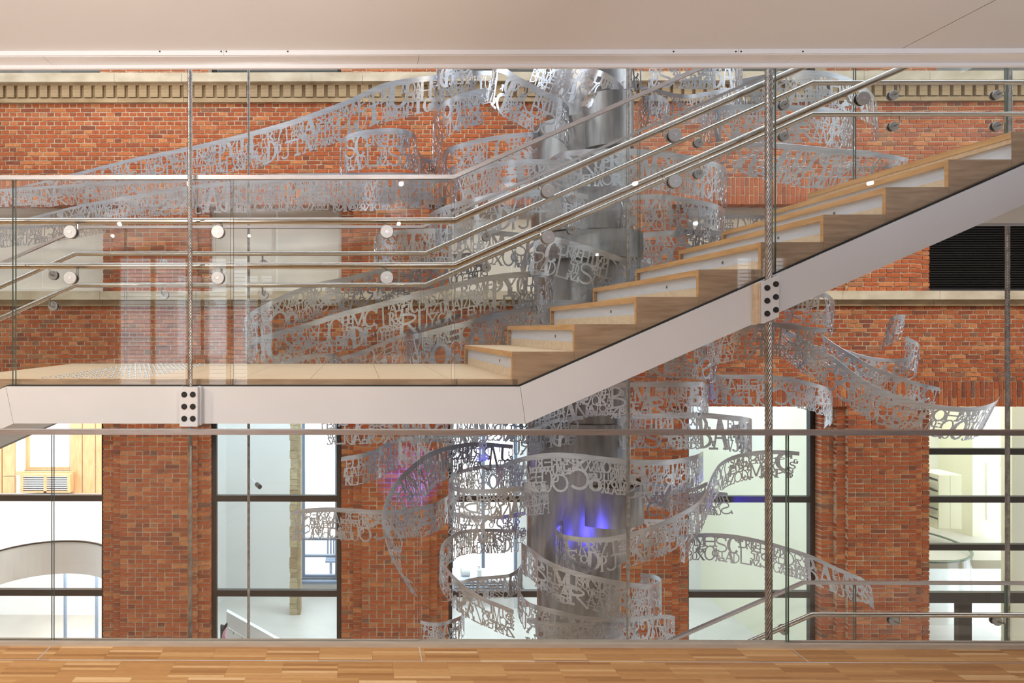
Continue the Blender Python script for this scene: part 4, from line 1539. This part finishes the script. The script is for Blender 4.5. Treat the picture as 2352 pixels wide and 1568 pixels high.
for (px0, px1, py0, py1, D) in ((1256, 1445, -260, 292, 7.25), (1223, 1445, 296, 540, 7.2), (1230, 1440, 542, 960, 7.2), (1213, 1440, 960, 1262, 7.2), (1236, 1420, 1262, 2600, 7.2)):
    local(col(px0, px1, py0, py1, D), SC).build('column_drum', M['drum'], scu, True)
local(col(1288, 1472, 1100, 1187, 7.0), SC).build('column_drum', M['drum'], scu, True)
local(col(1340, 1452, 226, 345, 6.75), SC).build('column_drum', M['drum'], scu, True)
local(col(1250, 1470, 541, 600, 6.9), SC).build('column_drum', M['drum'], scu, True)

RIB = [
    # ---- upper left arms
    [(30, 432, 8.9, 26), (150, 403, 8.8, 46), (306, 363, 8.6, 62), (443, 335, 8.4, 75), (580, 301, 8.2, 86), (681, 272, 8.0, 92), (800, 228, 7.8, 94), (882, 191, 7.7, 94), (984, 174, 7.6, 90), (1086, 163, 7.8, 80), (1134, 162, 8.0, 75)],
    [(68, 499, 8.6, 30), (204, 466, 8.4, 48), (306, 448, 8.2, 58), (436, 426, 8.0, 70), (560, 413, 7.8, 78), (700, 406, 7.6, 82), (850, 402, 7.4, 84), (960, 404, 7.4, 80), (1025, 408, 7.5, 76), (1044, 412, 7.9, 72)],
    [(-60, 438, 8.8, 40), (0, 434, 8.7, 44), (136, 425, 8.6, 50), (306, 414, 8.5, 62), (440, 408, 8.4, 70), (600, 401, 8.3, 74), (780, 397, 8.2, 76), (900, 396, 8.1, 76), (1000, 400, 8.1, 74)],
    [(-80, 524, 8.8, 56), (0, 520, 8.8, 52), (80, 518, 8.8, 44), (160, 514, 8.8, 36), (245, 508, 8.8, 26)],
    # ---- upper loops
    [(784, 350, 8.1, 84), (781, 335, 7.8, 86), (788, 315, 7.5, 88), (830, 300, 7.3, 92), (905, 294, 7.2, 94), (945, 302, 7.35, 92), (957, 318, 7.6, 88), (960, 345, 8.0, 80), (985, 365, 8.3, 70), (1010, 360, 8.4, 66)],
    [(1118, 202, 7.3, 86), (1072, 211, 7.2, 90), (1036, 224, 7.2, 92), (1010, 242, 7.4, 94), (995, 268, 7.8, 92), (998, 300, 8.2, 86), (1015, 330, 8.4, 80)],
    [(1015, 362, 7.8, 72), (1024, 343, 7.5, 76), (1062, 328, 7.3, 80), (1113, 316, 7.2, 82), (1164, 308, 7.1, 82), (1223, 303, 7.0, 80), (1262, 306, 7.3, 76)],
    [(1148, 110, 6.9, 84, -22), (1133, 150, 6.7, 86, -12), (1140, 152, 6.5, 90, -18), (1164, 158, 6.4, 96, -30), (1184, 172, 6.35, 98, -34), (1215, 188, 6.3, 98, -32), (1253, 209, 6.3, 98, -28), (1286, 226, 6.35, 96, -16), (1303, 242, 6.5, 94, -8), (1307, 258, 6.8, 90, -4), (1303, 285, 7.1, 80, -4)],
    [(1240, 120, 6.9, 86, -30, .12), (1290, 135, 6.7, 88, -36, .15), (1330, 145, 6.6, 90, -40, .18), (1363, 156, 6.5, 92, -40, .18), (1394, 168, 6.5, 92, -34, .15), (1419, 186, 6.6, 90, -24, .1), (1432, 203, 6.8, 86, -16), (1424, 216, 7.1, 80, -16), (1400, 226, 7.3, 74, -16)],
    [(1040, 130, 7.9, 84), (1010, 112, 7.6, 88), (1005, 120, 7.4, 88), (1040, 105, 7.2, 92), (1100, 98, 7.1, 96)],
    [(1440, 130, 6.9, 88), (1480, 118, 6.6, 92), (1550, 112, 6.4, 96), (1640, 114, 6.4, 96), (1690, 124, 6.6, 92), (1705, 140, 7.0, 84), (1690, 150, 7.4, 76)],
    [(1464, 250, 7.7, 70), (1468, 232, 7.4, 76), (1482, 221, 7.2, 78), (1506, 217, 7.15, 78), (1528, 225, 7.3, 76), (1538, 243, 7.6, 70), (1530, 256, 7.9, 66)],
    [(1470, 196, 8.1, 66), (1510, 204, 8.0, 68), (1545, 213, 7.9, 70), (1580, 217, 7.8, 72), (1620, 211, 7.9, 70), (1665, 203, 8.0, 68), (1720, 194, 8.2, 64)],
    [(1690, 184, 7.9, 82), (1780, 167, 7.6, 88), (1833, 161, 7.5, 92), (1902, 165, 7.5, 94, 6), (1944, 176, 7.6, 94, 10), (1985, 198, 7.8, 90, 14), (2008, 222, 8.1, 84, 10), (2014, 246, 8.4, 78, 0), (2004, 262, 8.7, 70, -6)],
    [(1600, 256, 7.5, 84), (1653, 243, 7.2, 88), (1720, 239, 7.1, 90), (1775, 240, 7.1, 90), (1875, 244, 7.1, 90), (1930, 253, 7.3, 88), (1956, 264, 7.6, 84), (1960, 280, 8.0, 76), (1930, 292, 8.3, 70)],
    [(1640, 348, 8.0, 62, -30, .2), (1680, 335, 7.8, 70, -34, .3), (1736, 327, 7.6, 76, -36, .4), (1819, 331, 7.5, 88, -38, .4), (1902, 339, 7.5, 96, -36, .4), (1957, 343, 7.5, 96, -30, .4), (2013, 349, 7.6, 86, -18, .2), (2068, 359, 7.7, 70, -12), (2086, 362, 7.8, 56, -8)],
    [(1262, 366, 6.9, 84), (1285, 351, 6.6, 88), (1317, 345, 6.45, 90), (1380, 341, 6.35, 92), (1465, 342, 6.3, 94), (1515, 347, 6.3, 94), (1570, 354, 6.3, 94), (1626, 367, 6.4, 92), (1659, 379, 6.6, 90), (1669, 394, 6.9, 84), (1655, 404, 7.2, 78)],
    [(1050, 424, 7.0, 80), (1045, 410, 6.8, 84), (1058, 397, 6.6, 86), (1088, 385, 6.5, 90), (1126, 374, 6.4, 92), (1190, 366, 6.3, 92), (1261, 366, 6.3, 90), (1330, 372, 6.4, 88)],
    [(992, 512, 6.9, 80), (985, 494, 6.7, 84), (1011, 477, 6.45, 88), (1047, 464, 6.3, 90), (1088, 454, 6.2, 92), (1139, 442, 6.15, 94), (1215, 437, 6.1, 94), (1292, 438, 6.15, 92), (1350, 446, 6.4, 88)],
    [(1400, 458, 6.9, 80), (1440, 449, 6.6, 84), (1480, 446, 6.5, 86), (1517, 446, 6.4, 88), (1573, 453, 6.4, 88), (1640, 467, 6.5, 86), (1664, 480, 6.8, 82), (1660, 494, 7.2, 76)],
    [(1400, 552, 6.9, 76), (1450, 540, 6.7, 80), (1500, 532, 6.6, 82), (1559, 528, 6.5, 84), (1620, 528, 6.5, 84), (1680, 534, 6.6, 80), (1740, 548, 6.9, 74)],
    [(1620, 506, 8.1, 56), (1660, 495, 8.0, 60), (1710, 492, 7.9, 62), (1770, 496, 7.9, 60), (1830, 506, 8.0, 56)],
    [(866, 566, 7.3, 68), (859, 550, 7.1, 72), (866, 538, 6.9, 76), (905, 529, 6.7, 80), (961, 525, 6.6, 82), (1040, 525, 6.5, 84), (1120, 528, 6.4, 84), (1200, 535, 6.4, 84), (1280, 548, 6.5, 82)],
    # ---- middle left arms above the landing
    [(572, 770, 7.2, 64, 4), (556, 748, 7.0, 70, 8), (560, 732, 6.8, 74, 12), (580, 714, 6.7, 78, 14), (612, 696, 6.6, 80, 12), (650, 677, 6.6, 82, 10), (690, 661, 6.6, 84, 6), (736, 647, 6.6, 84), (792, 636, 6.6, 84), (877, 616, 6.7, 80), (960, 598, 6.8, 78), (1040, 584, 6.9, 76), (1120, 576, 7.0, 74)],
    [(566, 806, 6.9, 74, 6), (572, 786, 6.7, 78, 6), (600, 771, 6.5, 82, 6), (650, 757, 6.4, 86, 4), (714, 738, 6.3, 90), (792, 714, 6.25, 92), (849, 700, 6.2, 94), (933, 678, 6.1, 96), (1040, 650, 6.05, 96), (1124, 632, 6.0, 96), (1180, 625, 6.0, 96), (1236, 623, 6.05, 94), (1270, 630, 6.3, 88), (1262, 640, 6.6, 82)],
    [(760, 826, 7.4, 62), (820, 808, 7.3, 66), (877, 785, 7.2, 70), (933, 762, 7.1, 72), (985, 742, 7.2, 70), (1060, 718, 7.4, 64)],
    [(965, 752, 7.0, 78), (940, 756, 6.6, 82), (937, 765, 6.2, 88), (961, 765, 6.0, 94), (1017, 750, 5.95, 98), (1073, 736, 5.9, 98), (1096, 728, 5.9, 98), (1152, 716, 5.95, 96), (1210, 704, 6.05, 92), (1280, 694, 6.2, 88)],
    [(632, 832, 7.1, 66), (675, 821, 6.9, 70), (720, 812, 6.8, 72), (758, 811, 6.8, 72), (780, 820, 6.95, 70), (789, 834, 7.2, 66), (780, 846, 7.5, 60)],
    [(1196, 610, 6.5, 76, -4), (1210, 574, 6.2, 82, -10), (1228, 554, 6.0, 86, -18), (1270, 544, 5.9, 90, -22), (1321, 556, 5.85, 92, -20), (1377, 572, 5.8, 92, -18), (1433, 592, 5.8, 90, -16), (1489, 610, 5.85, 88, -14), (1545, 632, 6.0, 84, -12), (1600, 660, 6.2, 78, -10)],
    [(1270, 596, 7.0, 86), (1300, 588, 6.9, 88), (1370, 584, 6.85, 90), (1440, 586, 6.9, 88), (1500, 594, 7.1, 84)],
    [(1180, 700, 6.7, 84), (1250, 690, 6.5, 88), (1330, 690, 6.4, 90), (1400, 700, 6.4, 90), (1470, 716, 6.6, 86)],
    # ---- under the sloping beam
    [(1340, 800, 6.7, 84), (1420, 786, 6.5, 90), (1500, 779, 6.4, 94), (1580, 777, 6.4, 96), (1632, 783, 6.55, 94, -4), (1650, 796, 6.9, 88, -8), (1636, 808, 7.3, 80, -8)],
    [(1230, 930, 6.9, 68), (1290, 902, 6.6, 74), (1340, 888, 6.5, 78), (1400, 880, 6.4, 82), (1473, 877, 6.35, 84), (1563, 877, 6.35, 84), (1612, 877, 6.5, 82), (1627, 888, 6.8, 78), (1612, 898, 7.1, 72)],
    [(1180, 986, 7.0, 60), (1215, 984, 6.9, 60), (1238, 978, 6.8, 62), (1262, 966, 6.7, 64), (1290, 959, 6.65, 66), (1340, 954, 6.7, 66)],
    [(1380, 968, 6.9, 78), (1430, 955, 6.7, 82), (1500, 949, 6.6, 86), (1570, 947, 6.55, 88), (1624, 948, 6.55, 88), (1665, 952, 6.6, 88), (1703, 956, 6.7, 86), (1726, 962, 6.95, 82), (1715, 972, 7.3, 74), (1680, 976, 7.5, 70)],
    [(1140, 1078, 6.8, 74), (1160, 1063, 6.4, 80), (1195, 1050, 6.1, 84), (1231, 1043, 6.0, 88), (1282, 1039, 5.95, 90), (1333, 1042, 5.9, 90), (1384, 1048, 5.9, 90), (1435, 1053, 5.95, 90), (1512, 1056, 6.1, 86), (1563, 1052, 6.4, 82), (1601, 1043, 6.8, 78), (1615, 1036, 7.2, 72)],
    [(1594, 1193, 7.5, 56), (1517, 1192, 7.5, 56), (1415, 1190, 7.4, 58), (1338, 1190, 7.2, 62), (1293, 1195, 6.8, 68), (1277, 1204, 6.4, 76), (1281, 1218, 6.15, 82), (1300, 1228, 6.0, 84), (1338, 1233, 5.95, 84), (1390, 1233, 5.9, 84), (1440, 1224, 5.9, 84), (1491, 1209, 5.9, 84), (1543, 1187, 6.0, 84), (1581, 1167, 6.15, 82), (1606, 1149, 6.35, 78), (1622, 1125, 6.6, 72), (1637, 1088, 6.9, 66), (1652, 1065, 7.0, 66), (1677, 1049, 7.05, 66), (1711, 1039, 7.05, 66), (1754, 1034, 7.0, 66), (1800, 1034, 6.9, 66), (1836, 1037, 6.8, 64)],
    [(1570, 1136, 7.6, 50, 4), (1610, 1130, 7.4, 54, 10), (1640, 1129, 7.2, 56, 14), (1670, 1131, 7.1, 52, 18)],
    [(1210, 1262, 6.9, 68), (1198, 1246, 6.5, 74), (1219, 1259, 6.2, 78), (1249, 1281, 6.05, 82), (1287, 1299, 5.95, 84), (1338, 1315, 5.9, 86), (1389, 1327, 5.9, 86), (1440, 1336, 5.95, 86), (1491, 1341, 6.1, 84), (1514, 1338, 6.3, 80), (1519, 1330, 6.6, 76), (1505, 1320, 6.9, 72), (1471, 1315, 7.2, 66)],
    [(1200, 1290, 7.0, 60), (1190, 1318, 6.6, 66), (1192, 1352, 6.3, 70), (1211, 1380, 6.1, 74), (1236, 1390, 6.0, 76), (1275, 1399, 5.95, 78), (1330, 1412, 5.95, 78), (1400, 1418, 6.0, 76), (1460, 1416, 6.1, 74), (1512, 1410, 6.3, 72), (1550, 1414, 6.5, 66)],
    # big open spiral at the left
    [(1178, 1021, 7.6, 64), (1094, 1015, 7.3, 70, -4), (1043, 1021, 7.1, 74, 2), (992, 1036, 6.8, 78, 14), (953, 1062, 6.5, 80, 26), (915, 1098, 6.2, 80, 36), (890, 1136, 6.05, 80, 44), (879, 1177, 5.95, 80, 48), (879, 1215, 5.9, 76, 44), (887, 1248, 5.9, 70, 40), (900, 1284, 5.9, 62, 36), (918, 1312, 5.95, 54, 32), (946, 1336, 6.0, 44, 24)],
    [(670, 1174, 6.9, 68), (711, 1167, 6.9, 72), (762, 1165, 6.9, 74), (813, 1168, 6.95, 74), (879, 1171, 7.0, 74), (941, 1167, 7.1, 72), (992, 1156, 7.2, 70), (1020, 1144, 7.4, 68), (1030, 1136, 7.7, 64)],
    [(784, 1049, 7.1, 72, -8), (826, 1042, 7.1, 74), (864, 1031, 7.2, 74), (882, 1020, 7.4, 72), (915, 1006, 7.5, 70), (980, 998, 7.4, 72), (1050, 995, 7.3, 72), (1120, 990, 7.3, 72)],
    [(742, 952, 7.2, 76), (800, 944, 7.1, 80), (880, 940, 7.1, 82), (960, 938, 7.1, 82), (1060, 936, 7.1, 82), (1160, 938, 7.1, 82), (1240, 946, 7.2, 80)],
    [(1260, 1113, 6.3, 70), (1215, 1115, 6.15, 74), (1170, 1119, 6.05, 76), (1106, 1123, 6.0, 78), (1060, 1120, 6.05, 78), (1036, 1112, 6.3, 76), (1031, 1101, 6.7, 70), (1045, 1086, 7.1, 66), (1068, 1076, 7.5, 62), (1106, 1068, 7.8, 60), (1170, 1066, 8.0, 58), (1215, 1070, 8.1, 56)],
    [(1208, 1219, 7.9, 54), (1150, 1214, 7.7, 56), (1094, 1214, 7.5, 58), (1053, 1220, 7.1, 62), (1026, 1238, 6.7, 66, -2), (1012, 1258, 6.4, 68, -3), (1012, 1282, 6.2, 70), (1027, 1304, 6.05, 72), (1045, 1324, 5.95, 72), (1071, 1347, 5.9, 72), (1110, 1371, 5.85, 70), (1148, 1387, 5.85, 70), (1180, 1400, 5.85, 68)],
    [(1050, 1352, 7.3, 52), (1062, 1334, 7.2, 54), (1090, 1326, 7.1, 56), (1129, 1322, 7.1, 56), (1168, 1318, 7.1, 56), (1186, 1308, 7.2, 56), (1198, 1292, 7.5, 52)],
    [(966, 1424, 7.2, 60), (990, 1429, 7.1, 62), (1020, 1427, 7.0, 62), (1048, 1418, 7.1, 62), (1066, 1406, 7.4, 58), (1064, 1396, 7.7, 54)],
    # second inner turns that fill the core
    [(1030, 1170, 7.2, 56), (1060, 1180, 7.0, 60), (1110, 1184, 6.9, 62), (1160, 1182, 6.9, 62), (1206, 1174, 7.0, 60)],
    [(1200, 1108, 7.7, 60), (1300, 1100, 8.0, 58), (1420, 1102, 8.1, 58), (1520, 1110, 8.0, 60), (1590, 1120, 7.8, 60)],
    [(1480, 1130, 7.9, 60), (1540, 1128, 7.7, 62), (1590, 1120, 7.4, 64), (1625, 1106, 7.2, 66)],
    [(1210, 1420, 6.4, 70), (1260, 1428, 6.25, 74), (1330, 1430, 6.2, 76), (1400, 1424, 6.2, 76), (1470, 1424, 6.3, 74)],
    # ---- right side
    [(1560, 1232, 7.6, 62), (1580, 1227, 7.4, 64), (1630, 1224, 7.2, 66), (1688, 1228, 7.1, 68), (1746, 1239, 7.0, 68), (1804, 1255, 6.9, 68), (1862, 1274, 6.85, 68), (1920, 1301, 6.85, 68, 2), (1960, 1318, 6.9, 66, 6), (1982, 1328, 7.0, 62, 8), (2002, 1350, 7.1, 56, 8)],
    [(1790, 742, 7.1, 66, -6), (1820, 764, 7.0, 68, -10), (1850, 781, 6.9, 70, -14), (1907, 813, 6.8, 74, -20), (1952, 848, 6.7, 76, -22), (2000, 880, 6.6, 78, -24), (2048, 903, 6.5, 78, -26), (2112, 922, 6.4, 78, -28), (2176, 932, 6.35, 78, -32), (2224, 935, 6.35, 78, -36), (2265, 930, 6.45, 80, -42), (2290, 919, 6.6, 84, -46), (2299, 906, 6.8, 84, -44)],
    [(1890, 770, 7.4, 50, -12), (1920, 791, 7.3, 54, -14), (1952, 810, 7.2, 56, -16), (2000, 838, 7.1, 58, -18), (2048, 858, 7.05, 60, -20), (2096, 874, 7.0, 60, -20), (2130, 883, 7.0, 60, -20), (2160, 890, 7.05, 54, -18)],
    [(1905, 790, 7.9, 40, -8), (1940, 802, 7.8, 46, -8), (1984, 816, 7.7, 50, -8), (2032, 823, 7.6, 54, -6), (2075, 822, 7.5, 58, -4), (2103, 810, 7.4, 62, -6), (2114, 797, 7.2, 66, -10), (2102, 782, 7.0, 70, -14), (2080, 772, 6.95, 70, -18)],
    [(2040, 742, 7.1, 74, -22), (2048, 728, 7.0, 78, -24), (2062, 723, 6.95, 74, -22), (2080, 722, 7.0, 62, -14)],
    [(1630, 772, 6.5, 76, -4), (1690, 753, 6.35, 80, -6), (1737, 743, 6.3, 82, -6), (1769, 739, 6.3, 82, -6), (1824, 745, 6.3, 82, -4), (1870, 751, 6.35, 78, 4), (1900, 754, 6.4, 70, 12)],
    [(1740, 705, 7.6, 62, -6), (1790, 690, 7.3, 68, -8), (1840, 679, 7.1, 72, -10), (1888, 671, 7.0, 76, -8), (1907, 680, 7.1, 76, -4), (1917, 698, 7.4, 72, -4), (1905, 712, 7.7, 66, -4)],
    [(1610, 863, 7.5, 66), (1632, 861, 7.4, 68), (1696, 860, 7.3, 70), (1769, 861, 7.2, 72), (1824, 868, 7.2, 72), (1872, 880, 7.3, 70), (1900, 889, 7.5, 68), (1912, 898, 7.8, 72), (1904, 912, 8.1, 76, -8), (1896, 926, 8.3, 64, -4)],
]
for pts in RIB:
    ribbon(pts)
